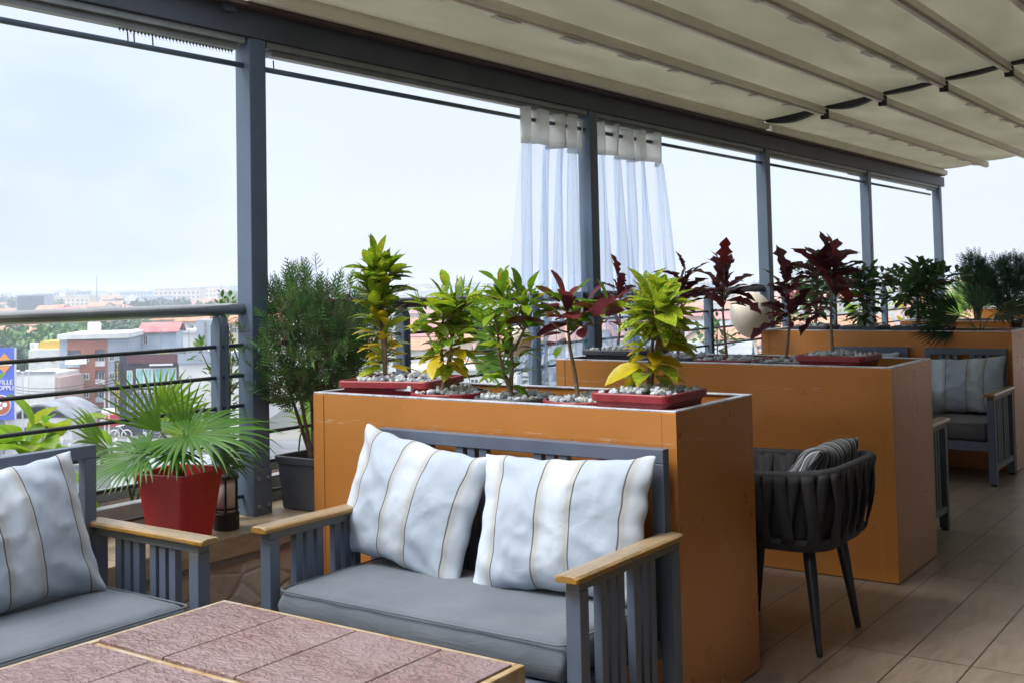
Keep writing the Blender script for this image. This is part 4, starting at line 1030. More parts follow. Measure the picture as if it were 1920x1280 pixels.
bush('green bush outside the railing behind the big balloon', 'green_bush', (-4.2, 8.9, .49), (-4.2, 8.9, 1.05), 4, .26, 120, .08, .5, M['green'], lambda h, r: (.07, .16, .05), zs=.3, branches=8)
for k, (y, lab, top_, pal_, mt, w_) in enumerate((
    (10.3, 'bright yellow-green bush outside the railing behind the third box, left clump', 1.15, pal_lime, 'limegreen', .30),
    (11.1, 'red-leaved bush outside the railing behind the third box', 1.30, lambda h, r: (.32, .05, .06) if r < .7 else (.22, .1, .04), 'burgundy', .20),
    (12.6, 'yellow-green bush outside the railing by the fourth post', 1.2, pal_lime, 'limegreen', .32),
    (14.6, 'golden croton bush outside the railing near the last post', 1.2, lambda h, r: YEL if r < .7 else LIME, 'croton', .34),
    (16.6, 'yellow-green bush outside the railing beyond the last post', 1.25, pal_lime, 'limegreen', .40))):
    bush(lab, 'trough_bush', (-4.2, y, .49), (-4.2, y, top_ - .05), 4, w_, 110, .13, .42, M[mt], pal_, zs=.25, branches=9, seg=4)
palm('pale palm between the third box and the last post', (-4.0, 16.2, .49), [
    ((-3.9, 16.2, 1.0), (.5, .1, .5), (.3, -.8, .4), .55, 20, 2.8, (.20, .34, .10), .5, .05),
    ((-3.9, 16.4, .95), (-.5, .1, .4), (.3, -.8, .4), .5, 18, 2.6, (.24, .40, .06), .5, .05)], name='fan_palm', group='plants in the trough outside the railing', cat='palm', mat=M['limegreen'])

# ================================================================== CURTAINS, LANTERN, BALLOONS
def curtain(label, y0, y1, yb0, yb1, zb, folds, seed, hz):
    t = thing('sheer_curtain', label, 'curtain', (-3.84, (y0 + y1) / 2, 2.39), 'sheer curtains gathered at the second post')
    rs = random.Random(seed); NU = folds * 26
    ph = [rs.uniform(0, 6.28) for _ in range(8)]
    def P(u, v, header):
        ya = y0 + (y1 - y0) * u; yb = yb0 + (yb1 - yb0) * (u + .05 * math.sin(5 * u + ph[0]))
        f = v ** .7 if not header else 0
        y = ya + (yb - ya) * f
        am = (.050 if header else .042 + .035 * v)
        uu = u + .035 * math.sin(2 * PI * u * 1.3 + ph[5]) + .02 * v * math.sin(2 * PI * u * 2.1 + ph[6])
        x = -3.838 + am * math.sin(2 * PI * folds * uu + .5 * math.sin(3 * v + ph[1])) + (0 if header else (.020 * math.sin(2 * PI * folds * 2.3 * uu + ph[2] + 1.5 * v) + .010 * math.sin(2 * PI * folds * 4.1 * uu + ph[7] - 2 * v)) * (.7 + .9 * v))
        y += .018 * math.sin(4 * PI * folds * u + ph[3]) * (1 if header else .6) + .03 * v * math.sin(7 * u * PI + ph[4] + 2 * v)
        return x, y
    b = MB(); rows = []
    for j in range(5):
        z0 = 2.455 - .215 * j / 4
        rows.append([])
        for i in range(NU + 1):
            u = i / NU; x, y = P(u, 0, True); fl = hz * u
            rows[-1].append((x * 1 - .0 + (.012 * j / 4) * math.sin(9 * u + seed), y + .01 * j / 4 * math.sin(17 * u), z0 - fl - .012 * math.sin(11 * u + seed)))
    b.loft(rows, cap0=False, cap1=False, closed=False)
    h = b.build('header', M['header'], t, smooth=True); s = h.modifiers.new('solid', 'SOLIDIFY'); s.thickness = .003
    b = MB(); rows = []; NV = 22
    for j in range(NV + 1):
        v = j / NV; rows.append([])
        for i in range(NU + 1):
            u = i / NU; x, y = P(u, v, False); zt_ = 2.245 - hz * u
            rows[-1].append((x, y, zt_ + (zb - zt_) * v))
    b.loft(rows, cap0=False, cap1=False, closed=False); b.build('voile', M['sheer'], t, smooth=True)
    q = MB()
    for k in range(folds):
        u = (k + .5) / folds; x, y = P(u, 0, True); z = 2.392
        ring = [Vector((-3.838 + .0, y + .0, z)) + Vector((.004 * math.sin(a), .018 * math.cos(a) * .35, .018 * math.sin(a))) for a in [2 * PI * i / 16 for i in range(17)]]
        q.tube(ring, .003, 6)
    q.build('eyelet', M['white'], t, smooth=True)
curtain('sheer white curtain with cream header, left of the second post', 5.50, 6.19, 5.34, 6.18, .60, 4, 3, 0.0)
curtain('sheer white curtain with cream header, right of the second post', 6.34, 7.34, 6.36, 7.42, .60, 5, 9, 0.0)

lt = thing('lantern', 'black-framed lantern with white panes behind the red pot', 'lantern', (-3.66, 3.12, .42))
lx, ly = -3.70, 3.13
MB().tube([(lx, ly, .421), (lx, ly, .424), (lx, ly, .487), (lx, ly, .492)], [.050, .053, .053, .048], 24).build('base', M['black'], lt, smooth=False)
MB().tube([(lx, ly, .492), (lx, ly, .63)], [.045, .045], 24).build('glass', M['white'], lt, smooth=True)
b = MB()
for k in range(6):
    a = 2 * PI * k / 6 + .3; b.tube([(lx + .049 * math.cos(a), ly + .049 * math.sin(a), .49), (lx + .049 * math.cos(a), ly + .049 * math.sin(a), .632)], .004, 6)
b.tube([(lx, ly, .503), (lx, ly, .510)], [.0515, .0515], 24); b.tube([(lx, ly, .628), (lx, ly, .64), (lx, ly, .665)], [.054, .05, .02], 24)
b.build('cage', M['black'], lt)

def balloon(label, c, r, z_string):
    t = thing('balloon', label, 'balloon', c, 'pearl balloons along the railing'); b = MB(); loops = []
    for k in range(1, 20):
        a = PI * k / 20; rr = r * math.sin(a) * (1 - .10 * max(0, -math.cos(a))); z = r * (math.cos(a) * (1.0 if a < PI / 2 else 1.22))
        loops.append([(c[0] + rr * math.cos(q), c[1] + rr * math.sin(q), c[2] + z) for q in [2 * PI * i / 28 for i in range(28)]])
    b.loft(loops); zb = c[2] - r * 1.20
    b.tube([(c[0], c[1], zb - .004), (c[0], c[1], zb - .016)], [.004, .010], 8)
    b.build('skin', M['balloon'], t, smooth=True)
    MB().tube([(c[0], c[1], zb - .01), (c[0] + .01, c[1] + .02, (zb + z_string) / 2), (c[0] + .03, c[1] + .03, z_string)], .0012, 4).build('string', M['white'], t)
balloon('pearl balloon on a string in front of the left curtain', (-3.72, 5.27, 1.085), .078, .60)
balloon('large pearl balloon behind the burgundy crotons', (-3.68, 8.42, 1.135), .165, .75)
balloon('small pearl balloon partly hidden by the yellow speckled croton', (-3.72, 7.15, 1.02), .09, .60)

# ================================================================== THE TOWN BELOW
GZ = -17.5
CF = Vector((-0.57905503, 0.81404657, 0)).normalized(); CR = Vector((CF.y, -CF.x, 0))
def at(u, d):
    """ground point d metres ahead, u = bearing read off the photograph's 1920 px width"""
    p = CF * d + CR * ((u - 960) / 2116.17 * d); return p.x, p.y
def zt(u, v, d): return 1.40 - (v - (553 - .0207 * u)) * d / 2116.17
t = NT('hazy_town_ground'); v = t.coord()
n = t.noise(v, .012, 6, .6); n2 = t.noise(v, .1, 4)
c = t.ramp(n, [(0.3, (0.06, 0.10, 0.045)), (0.45, (0.16, 0.17, 0.14)), (0.55, (0.26, 0.24, 0.22)), (0.7, (0.08, 0.12, 0.06))])
t.pbr(t.mix(.4, c, t.ramp(n2, [(.3, .3), (.7, 1.0)]), 'MULTIPLY'), 0.95); M['ground'] = t.m
M['asphalt'] = plain('worn_asphalt', (0.10, 0.105, 0.115), 0.9, 0, 0.45, .25, 0, 3)
gd = MB(); gd.box(-6000, 6000, -6000, 6000, GZ - .6, GZ); gdo = gd.build('ground', M['ground']); tag(gdo, None, None, kind='structure')
b = MB(); pts = [at(-900, 118), at(700, 118), at(760, 142), at(-900, 150)]
b.loft([[(x, y, GZ) for x, y in pts], [(x, y, GZ + .02) for x, y in pts]]); o = b.build('road', M['asphalt']); tag(o, None, None, kind='structure')

def wallmat(name, col, var=.12): return plain(name, col, .85, 0, var, .35)
CW = {'white': wallmat('weathered_white_wall', (.62, .63, .62), .14), 'cream': wallmat('cream_wall', (.62, .54, .40)), 'grey': wallmat('blue_grey_wall', (.30, .35, .42)), 'brown': wallmat('red_brown_wall', (.33, .135, .09)),
      'dark': wallmat('dark_shopfront', (.035, .038, .048)), 'dkred': wallmat('dark_red_fascia', (.12, .04, .045)), 'yellow': wallmat('yellow_wall', (.62, .42, .08)), 'pink': wallmat('pale_pink_wall', (.58, .42, .38)), 'bluew': wallmat('pale_blue_wall', (.42, .50, .58)),
      'tile': wallmat('orange_roof_tile', (.42, .20, .12), .25), 'redroof': wallmat('red_sheet_roof', (.36, .15, .15), .35), 'pinkroof': wallmat('faded_pink_sheet_roof', (.52, .34, .33), .2), 'greyroof': wallmat('grey_sheet_roof', (.22, .24, .27), .3), 'whiteroof': wallmat('white_sheet_roof', (.66, .67, .68), .12), 'dkroof': wallmat('stained_dark_flat_roof', (.13, .135, .14), .5),
      'glass': plain('town_window_glass', (.05, .07, .09), .15, 0, .2, .5), 'aqua': plain('aqua_printed_window', (.22, .52, .52), .4, 0, .35, 1.2),
      'blue': plain('billboard_blue', (.07, .13, .60), .5, 0, .05, .3), 'orange': plain('sign_orange', (.75, .30, .05), .5, 0, .05, 1), 'signred': plain('sign_red', (.62, .03, .04), .5, 0, .05, 1), 'signyel': plain('sign_yellow', (.75, .55, .06), .5, 0, .05, 1), 'signwhite': plain('sign_white', (.82, .82, .82), .5, 0, .03, 1), 'emblem': plain('emblem_brown', (.38, .09, .04), .5, 0, .1, 1)}

class Bld:
    """a building with its own frame: x to the right along the front, y depth, z up from GZ; front faces the terrace"""
    def __init__(s, label, cat, u, d, ang=0, name='building', group=None):
        s.x, s.y = at(u, d); a = math.atan2(CR.y, CR.x) + R(ang)
        s.ca, s.sa = math.cos(a), math.sin(a); s.t = thing(name, label, cat, (s.x, s.y, GZ), group); s.b = None
        s.t.rotation_euler = (0, 0, a)
    def start(s): s.b = MB(); return s
    def box(s, *a): s.b.box(*a); return s
    def part(s, name, mat, parent=None, bevel=0, stuff=False): return s.b.build(name, CW[mat] if isinstance(mat, str) else mat, parent or s.t, world=False, stuff=stuff)
    def window(s, x, z, w, h, y=0, mat='glass', frame='white', name='window', dep=.25):
        f = MB(); e = .12
        f.box(x, x + w, y - .06, y + .02, z, z + e); f.box(x, x + w, y - .06, y + .02, z + h - e, z + h)
        f.box(x, x + e, y - .06, y + .02, z + e, z + h - e); f.box(x + w - e, x + w, y - .06, y + .02, z + e, z + h - e); f.box(x + w / 2 - .04, x + w / 2 + .04, y - .05, y + .02, z + e, z + h - e)
        o = f.build(name, CW[frame], s.t, world=False)
        MB().box(x + e, x + w - e, y - .03, y + .01, z + e, z + h - e).build('pane', CW[mat], o, world=False)
def gable(b, x0, x1, y0, y1, z, h, ov=.5):
    ym = (y0 + y1) / 2
    for sgn in (0, 1):
        ya = y0 - ov if sgn == 0 else y1 + ov; zz = z - h * ov / (ym - y0)
        p = [(x0 - ov, ya, zz), (x1 + ov, ya, zz), (x1 + ov, ym, z + h), (x0 - ov, ym, z + h)]
        b.loft([p, [(x, y, w + .15) for x, y, w in p]])
def text(s, txt, x, z, size, mat, parent, y=-.05, name='lettering', vertical=False, ext=.03):
    cu = bpy.data.curves.new(name, 'FONT'); cu.body = '\n'.join(txt) if vertical else txt; cu.size = size; cu.extrude = ext; cu.align_x = 'CENTER'
    if vertical: cu.space_line = .82
    to = bpy.data.objects.new('tmp', cu); dg = bpy.context.evaluated_depsgraph_get()
    COL.objects.link(to); dg.update(); me = bpy.data.meshes.new_from_object(to.evaluated_get(dg)); bpy.data.objects.remove(to)
    me.transform(Matrix.Translation((x, y, z)) @ Matrix.Rotation(PI / 2, 4, 'X')); me.materials.clear(); me.materials.append(CW[mat])
    o = bpy.data.objects.new(name, me); COL.objects.link(o); o.parent = parent; return o

# brown and grey apartment block
B = Bld('red-brown and blue-grey apartment block of four storeys with loggias', 'apartment block', 110, 165, 8)
B.start().box(0, 1.1, 0, 14, 0, 12.2).box(6.75, 9.5, .0, 14, 0, 12.2).box(1.1, 6.75, .6, 14, 0, 12.2); B.part('wall', 'grey')
b = B.start().b
# brown front with loggia openings
b.box(1.1, 6.75, -.02, .55, 10.6, 12.0)
for z in (3.0, 5.6, 8.2): b.box(1.1, 6.75, -.02, .55, z - .6, z)
for z in (3.0, 5.6, 8.2):
    b.box(2.95, 5.0, -.02, .55, z, z + 2.0 if z < 8 else 10.6); b.box(6.45, 6.75, -.02, .55, z, z + 2.0 if z < 8 else 10.6)
B.part('front_panel', 'brown')
B.start().box(-.25, 9.8, -.4, 14.2, 12.2, 12.9); B.part('parapet', 'white')
for z in (3.0, 5.6, 8.2):
    B.start().box(1.2, 2.9, -.25, -.17, z, z + .75); B.part('balcony_front', 'bluew'); B.start().box(5.05, 6.4, -.25, -.17, z, z + .75); B.part('balcony_front', 'white' if z > 4 else 'bluew')
    B.window(1.9, z + .1, .9, 1.7, .62, name='balcony_door'); B.window(5.3, z + .1, .9, 1.7, .62, name='balcony_door')
    B.window(.25, z + .7, .6, .9, 0); B.window(3.3, z + .7, .85, .95, -.02); B.window(6.95, z + .7, .8, 1.0, 0); B.window(8.6, z + .8, .45, .7, 0)
B.start().box(.9, 3.9, -.5, -.42, 8.6, 9.8); B.part('banner', 'signwhite')
# shop storey signs
S = Bld('row of small shop fronts under the apartment block, one with a red sign', 'shops', 96, 150, 8, 'shop_row')
S.start().box(-.2, 9.5, .4, 6, 0, 3.0); S.part('wall', 'white')
S.start().box(0, 3.0, -.2, .4, 2.6, 3.2).box(0, .2, -.2, .4, 0, 2.6).box(1.5, 1.65, -.2, .4, 0, 2.6).box(2.9, 3.1, -.2, .4, 0, 2.6); S.part('kiosk_frame', 'white')
for x in (.2, 1.65): S.window(x, .2, 1.25, 2.3, 0, 'aqua', name='shop_window')
o_ = S.start().box(3.3, 5.5, -.2, .38, .2, 3.2); o_ = S.part('black_sign', 'dark')
S.start().box(3.5, 4.9, -.28, -.21, 1.5, 2.9); q_ = S.part('poster', 'orange', o_)
text(S, 'MENU', 4.2, 2.0, .55, 'signwhite', o_, -.3); text(S, 'OPEN', 4.2, .6, .5, 'signwhite', o_, -.23)
S.start().box(5.9, 8.6, -.2, .38, 1.2, 2.7); o_ = S.part('red_sign', 'signred'); text(S, 'PHONE', 7.5, 1.65, .7, 'signwhite', o_, -.24)
b = S.start().b; b.tube([(6.35, -.24, 2.0), (6.35, -.28, 2.0)], .3, 16); S.part('round_mark', 'signwhite', o_)

# black shop building
B = Bld('black-fronted shop building with aqua printed windows and white lettering', 'shop building', 222, 150, 4)
B.start().box(0, 7.7, 0, 15, 0, 10.6); B.part('wall', 'dark')
B.start().box(1.0, 7.8, -.18, -.0025, 9.5, 10.5); B.part('fascia', 'dkred')
B.start().box(4.0, 7.0, -.5, -.19, 9.15, 9.35); B.part('awning', 'signwhite')
B.window(.95, 6.3, .75, 2.3, 0, 'aqua', name='printed_window')
for k in range(5): B.window(2.15 + k * 1.05, 6.3, 1.04, 2.5, 0, 'aqua', name='printed_window')
for k in range(5): B.window(2.15 + k * 1.05, 3.2, 1.04, 2.1, 0, 'glass', 'grey', name='shop_window')
B.window(.95, 3.2, .75, 2.1, 0, 'glass', 'grey', name='shop_window')
w_ = B.start().box(0, .05, -.05, -.003, 0, .05); sg = B.part('sign_bracket', 'dark')
text(B, 'PETITE MERVEILLE', 4.6, 5.45, .72, 'signwhite', sg, -.12)
text(B, 'Onna Nail', 4.1, 1.9, .95, 'signwhite', sg, -.12)
text(B, 'CLOS', 5.6, 10.7, .7, 'signyel', sg, -.12)
B.start().box(-.55, .25, -.35, -.06, 3.2, 9.9); vs_ = B.part('vertical_sign', 'dark'); text(B, 'TITIN HOTEL', -.15, 9.15, .72, 'signyel', vs_, -.42, vertical=True)
b = B.start().b
for (cx_, cz_, r_) in ((-.6, .2, .65), (1.0, .2, .65), (6.4, 2.1, .42), (6.9, 1.5, .35)):
    b.tube([(cx_ + r_ * math.cos(a), -.45, cz_ + r_ * math.sin(a)) for a in [2 * PI * i / 20 for i in range(21)]], .07, 6)
b.tube([(-.6, -.45, .2), (.1, -.45, 1.3), (1.0, -.45, .2)], .07, 6); b.tube([(-.4, -.45, 1.3), (.7, -.45, 1.5)], .07, 6)
B.part('bicycle_emblem', 'signwhite')
B.window(3.0, .2, 2.2, 1.5, -.01, 'glass', 'grey', name='shop_door')
# white blank wall building to the right and its roofs
B = Bld('long white building with a blank weathered side wall and cluttered roof', 'building', 331, 150, 2)
B.start().box(0, 9.0, .5, 26, 0, 9.8); B.part('wall', 'white')
B.start().box(-.1, 9.1, .3, .5, 9.3, 10.6); B.part('parapet', 'grey')
b = B.start().b
for (x, y, w, d, h) in ((.6, 2, 1.4, 1.4, 1.2), (2.4, 3, 1.0, 1, .9), (3.9, 2, 1.8, 1.6, 1.5), (6.8, 3, .9, 1.2, .8)): b.box(x, x + w, y, y + d, 9.8, 9.8 + h)
B.part('roof_unit', 'greyroof', stuff=True)
B = Bld('bare concrete water tower block on the white roof', 'water tower', 366, 170, 0, 'water_tower')
B.start().box(0, 3.4, 0, 4, 0, 14.5); B.part('shaft', 'grey'); B.start().box(1.2, 1.5, -.1, -.003, 9, 14.2); B.part('downpipe', 'greyroof')
B = Bld('small white rooftop house with a red gabled roof', 'rooftop house', 262, 178, 6)
B.start().box(0, 5.4, 0, 6, 0, 12.6); B.part('wall', 'bluew'); b = B.start().b; gable(b, 0, 5.4, 0, 6, 12.6, 1.2); B.part('roof', 'redroof'); B.window(.4, 10.6, .7, 1.5, 0)
B = Bld('flat white roofed hall behind the apartment block', 'hall', 130, 190, 5)
B.start().box(0, 21, 0, 22, 0, 11.8); B.part('wall', 'white'); B.start().box(-.2, 21.2, -.2, .1, 11.8, 12.3).box(8, 8.3, .2, 20, 11.8, 12.3); B.part('parapet', 'whiteroof')
B = Bld('low white building with a yellow fronted penthouse', 'building', 52, 190, 3)
B.start().box(0, 6.5, 0, 9, 0, 9.6); B.part('wall', 'white'); B.start().box(1.5, 5.6, 1, 7, 9.6, 10.9); B.part('penthouse', 'yellow'); B.window(1, 7.4, .9, 1.1); B.window(3.6, 7.4, .9, 1.1)
B = Bld('plain white building with a blank wall beside the billboard', 'building', 24, 158, -4)
B.start().box(0, 5.9, 0, 10, 0, 7.9); B.part('wall', 'white'); B.start().box(5.9, 6.5, .4, 8, 0, 7.3); B.part('side_wall', 'pink'); B.start().box(-.1, 6.0, -.1, .2, 7.9, 8.2); B.part('parapet', 'greyroof')
B = Bld('arched grey shed with a curved sheet roof', 'shed', 14, 142, 0, 'shed')
B.start().box(0, 8.0, 0, 10, 0, 3.4); B.part('wall', 'white')
b = B.start().b; b.loft([[(8.3 * k / 12 - .15, y, 3.3 + 1.9 * math.sin(PI * k / 12)) for k in range(13)] + [(8.3 * (12 - k) / 12 - .15, y, 3.15 + 1.8 * math.sin(PI * k / 12)) for k in range(13)] for y in (-.4, 10)]); B.part('roof', 'greyroof')
for k in range(7): B.window(1 + k * .95, 1.6, .7, .8, 0, 'glass', 'grey')
B = Bld('wide low building with a stained dark flat roof', 'building', -60, 105, -3)
B.start().box(0, 13.5, 0, 17, 0, 3.0); B.part('wall', 'greyroof'); B.start().box(-.2, 13.7, -.2, 17.2, 3.0, 3.25); B.part('roof', 'dkroof')
b = B.start().b
for k in range(16):
    x = rnd.uniform(.5, 13); y = rnd.uniform(1, 16); h = rnd.uniform(.3, 1.1); b.box(x, x + .25, y, y + .25, 3.251, 3.25 + h)
B.part('roof_stub', 'white', stuff=True)
B = Bld('low concrete building with a bare grey roof by the road', 'building', 205, 104, 2)
B.start().box(0, 9, 0, 9, 0, 2.4); B.part('wall', 'white'); B.start().box(-.2, 9.2, -.2, 9.2, 2.4, 2.6); B.part('roof', 'greyroof')

# extra life on the near roofs
for (lb, u, d, z, w) in (('cluster of white water tanks on the white hall roof', 170, 198, 12.3, 1.3), ('pair of pale water tanks on the long white building', 395, 158, 9.8, 1.2), ('pale water tank on the low building with the yellow penthouse', 60, 193, 9.6, .9)):
    x, y = at(u, d); t_ = thing('water_tank', lb, 'water tank', (x, y, GZ + z))
    for k in range(2): MB().tube([(x + k * w * 1.3, y, GZ + z), (x + k * w * 1.3, y, GZ + z + w), (x + k * w * 1.3, y, GZ + z + w * 1.15)], [w * .5, w * .5, w * .3], 14).build('tank', CW['white'], t_)
for (lb, u, d, z, h) in (('thin aerial mast on the apartment block roof', 205, 172, 12.9, 3.4), ('thin aerial on the shop building roof', 300, 156, 10.6, 3.0), ('aerial beside the water tower', 352, 168, 9.8, 4.2)):
    x, y = at(u, d); t_ = thing('roof_aerial', lb, 'aerial', (x, y, GZ + z)); MB().tube([(x, y, GZ + z), (x, y, GZ + z + h)], .05, 5).build('pole', CW['greyroof'], t_)
    b = MB()
    for k in range(4): b.box(x - .5, x + .5, y - .02, y + .02, GZ + z + h - .2 - k * .3, GZ + z + h - .16 - k * .3)
    b.build('crossbars', CW['greyroof'], t_)
for (u0, u1, z, lb) in ((-40, 215, 8.6, 'overhead cables sagging along the road beside the shops'),):
    b = MB()
    for dz in (0, .35, .7):
        pts = []
        for k in range(17):
            f = k / 16; x, y = at(u0 + (u1 - u0) * f, 131); pts.append((x, y, GZ + z + dz - 1.3 * math.sin(PI * f)))
        b.tube(pts, .035, 5)
    tag(b.build('overhead_cables', M['black']), lb, 'cables')
# blue billboard
B = Bld('blue billboard with an orange diamond and round brown emblem', 'billboard', -26, 124, 0, 'billboard')
B.start().box(0, 3.05, 0, .25, 5.3, 13.1); B.part('panel', 'blue'); B.start().box(3.05, 3.13, -.03, .28, 5.3, 13.1); B.part('frame', 'white'); B.start().box(1.2, 1.7, .26, .7, 0, 12.5); B.part('mast', 'greyroof')
b = B.start().b; cxz = (1.95, 11.45); b.loft([[(cxz[0] + x, y, cxz[1] + z) for x, z in ((0, -1.1), (.95, 0), (0, 1.1), (-.95, 0))] for y in (-.06, -.003)]); dm = B.part('diamond', 'orange')
B.start().box(1.1, 2.8, -.09, -.065, 11.2, 11.65); B.part('diamond_band', 'signwhite', dm)
sgn = B.start().box(0, .04, -.04, -.003, 5.4, 5.5); sgn = B.part('clip_plate', 'blue')
text(B, 'VILLE', 2.05, 9.15, .72, 'signwhite', sgn, -.05); text(B, 'GOPPLI', 1.85, 8.55, .68, 'signwhite', sgn, -.05); 
b = B.start().b; b.tube([(1.55, -.003, 6.9), (1.55, -.05, 6.9)], 1.12, 28); em = B.part('emblem_ring', 'signwhite'); b = B.start().b; b.tube([(1.55, -.051, 6.9), (1.55, -.08, 6.9)], 1.03, 28); B.part('emblem_disc', 'emblem', em)
b = B.start().b
for (x, z, r_) in ((2.0, 6.95, .27), (1.45, 7.15, .22), (1.6, 6.6, .18)): b.tube([(x, -.081, z), (x, -.10, z)], r_, 14)
B.part('emblem_spot', 'signwhite', em)

# street lamps
for (u, d, lb) in ((41, 128, 'twin-headed street lamp in front of the white building'), (52, 126, 'thin bare lamp post beside the twin-headed one'), (194, 130, 'pale lamp post before the red shop sign'), (202, 131, 'second pale lamp post right of the one before the red sign')):
    x, y = at(u, d); lt_ = thing('street_lamp', lb, 'street lamp', (x, y, GZ), 'street lamps along the road below')
    h = zt(u, 697 if u < 60 else 735, d); MB().tube([(x, y, GZ), (x, y, h)], [.11, .06], 8).build('pole', CW['white'], lt_)
    if u == 41:
        b = MB()
        for s in (-1, 1):
            e = Vector((x, y, h)) + CR * s * .6 + Vector((0, 0, .15)); b.tube([(x, y, h), e], .04, 6); b.tube([e - CR * .25, e + CR * .25], .12, 8)
        b.build('lamp_head', CW['signwhite'], lt_)
# cars
def car(label, u, d, mat, ang):
    x, y = at(u, d); c = thing('parked_car', label, 'car', (x, y, GZ + .02), 'cars parked along the road below'); c.rotation_euler = (0, 0, math.atan2(CR.y, CR.x) + R(ang))
    prof = [(-2.1, .35), (-2.05, .8), (-1.3, .95), (-.8, 1.42), (.7, 1.45), (1.4, .98), (2.1, .85), (2.15, .35)]
    MB().loft([[(px, yy, pz) for px, pz in prof] for yy in (-.85, .85)]).build('body', mat, c, world=False, bevel=.05)
    MB().box(-.95, .95, -.87, .87, .98, 1.34).build('window', CW['glass'], c, world=False)
    for sx in (-1.3, 1.3):
        for sy in (-.86, .86): MB().tube([(sx, sy - .1, .32), (sx, sy + .1, .32)], .32, 12).build('wheel', M['black'], c, world=False)
for i, (lb, u, d, m_, a) in enumerate((('dark car parked on the road below the black shop building', 236, 136, M['steel_dark'], 20), ('white car on the road right of the dark one', 262, 134, CW['signwhite'], 15), ('black car behind the fan palm fronds, under the shop signs', 292, 138, M['black'], 10),
        ('red car half hidden at the shed end of the road', 84, 131, CW['signred'], 5), ('silver car near the lamp posts by the red sign', 180, 128, M['galv'], 8))): car(lb, u, d, m_, a)

# trees
def tree(label, x, y, h, w, cols, n=420, lsz=.8, group='trees across the town', name='tree', zb=GZ):
    t = thing(name, label, 'tree', (x, y, zb), group); tr = MB(); lb = MB(); c = Vector((x, y, zb + h * .62))
    tr.tube([(x, y, zb), (x + .1, y, zb + h * .3), (x, y + .2, zb + h * .55)], [w * .06, w * .045, w * .03], 7)
    for k in range(5):
        a = 2 * PI * k / 5 + rnd.random(); tr.tube([(x, y, zb + h * .35), (x + math.cos(a) * w * .3, y + math.sin(a) * w * .3, zb + h * .7)], [w * .03, w * .012], 5)
    tr.build('trunk', M['bark'], t)
    cl = [(Vector((math.cos(a) * r, math.sin(a) * r, z)), s) for a, r, z, s in [(rnd.uniform(0, 6.28), rnd.uniform(.1, .34) * w, rnd.uniform(-.2, .3) * h * .6, rnd.uniform(.16, .27) * w) for _ in range(9)]]
    for k in range(n):
        cc, s = cl[rnd.randrange(9)]; v = Vector((rnd.gauss(0, 1), rnd.gauss(0, 1), rnd.gauss(0, .8))); v = v.normalized() * s * rnd.uniform(.6, 1.1); p = c + cc + v
        a1 = Vector((rnd.gauss(0, 1), rnd.gauss(0, 1), rnd.gauss(0, 1))).normalized(); a2 = a1.orthogonal().normalized(); sz = lsz * rnd.uniform(.6, 1.2)
        i = len(lb.v); lb.v += [tuple(p - a1 * sz), tuple(p + a2 * sz * .6), tuple(p + a1 * sz), tuple(p - a2 * sz * .6)]; lb.face((i, i + 1, i + 2, i + 3), vary(cols[rnd.randrange(len(cols))], .25))
    lb.build('crown', M['tree'], t); return t
TG = [(.11, .23, .07), (.15, .30, .09), (.07, .16, .07)]; TD = [(.08, .16, .09), (.065, .13, .08)]
for i, (u, d, h, w, cc, lb) in enumerate(((12, 235, 12.5, 20, TD, 'dark round tree behind the billboard'), (62, 225, 13, 20, TG, 'broad light green tree behind the yellow penthouse'), (98, 232, 13.2, 17, TG, 'tall light green tree left of the apartment block roof'), (128, 245, 12.8, 16, TD, 'darker tree behind the apartment block parapet'),
        (150, 255, 12.6, 17, TG, 'broad tree behind the white hall'), (205, 262, 12.5, 16, TD, 'grey-green tree left of the red rooftop house'), (224, 256, 12.0, 9, TD, 'narrow dark tree beside the red rooftop house'), (36, 205, 10.5, 12, TD, 'low dark tree between billboard and white building'))):
    x, y = at(u, d); tree(lb, x, y, h, w, cc, 700, .75)
def palmtree(label, u, d, h, R_=3.2):
    x, y = at(u, d); t = thing('palm_tree', label, 'palm tree', (x, y, GZ), 'palm trees in the town'); MB().tube([(x, y, GZ), (x + .3, y, GZ + h * .5), (x, y, GZ + h)], [.28, .2, .16], 8).build('trunk', M['bark'], t); b = MB()
    for k in range(16):
        a = 2 * PI * k / 16 + rnd.uniform(-.15, .15); el = rnd.uniform(-.1, .9); dv = Vector((math.cos(a) * math.cos(el), math.sin(a) * math.cos(el), math.sin(el))); sp = []
        p = Vector((x, y, GZ + h)); cur = dv
        for j in range(7): sp.append((p.copy(), cur.copy())); cur = (cur + Vector((0, 0, -.22))).normalized(); p += cur * R_ / 6
        for j in range(26):
            f = j / 25 * 5.9; i = int(f); p = sp[i][0].lerp(sp[i + 1][0], f - i); cu = sp[i][1]; sd_ = cu.cross(Vector((0, 0, 1))).normalized()
            for s in (-1, 1): leaf(b, p, sd_ * s + cu * .5 + Vector((0, 0, -.35)), R_ * .30 * (1 - .5 * j / 25), .10, vary((.07, .15, .06)), .3, 0, 'strap', seg=2)
    b.build('crown', M['tree'], t)
for u, d, h, lb in ((128, 215, 10.6, 'coconut palm rising behind the apartment block'), (142, 218, 11.4, 'taller coconut palm right of the first one behind the apartment block'), (232, 225, 10.6, 'coconut palm left of the red-roofed rooftop house'), (1382, 118, 8.8, 'coconut palm right of the white houses, below the large balloon'), (1412, 126, 8.0, 'lower coconut palm beside the first one below the large balloon')): palmtree(lb, u, d, h, 3.6)

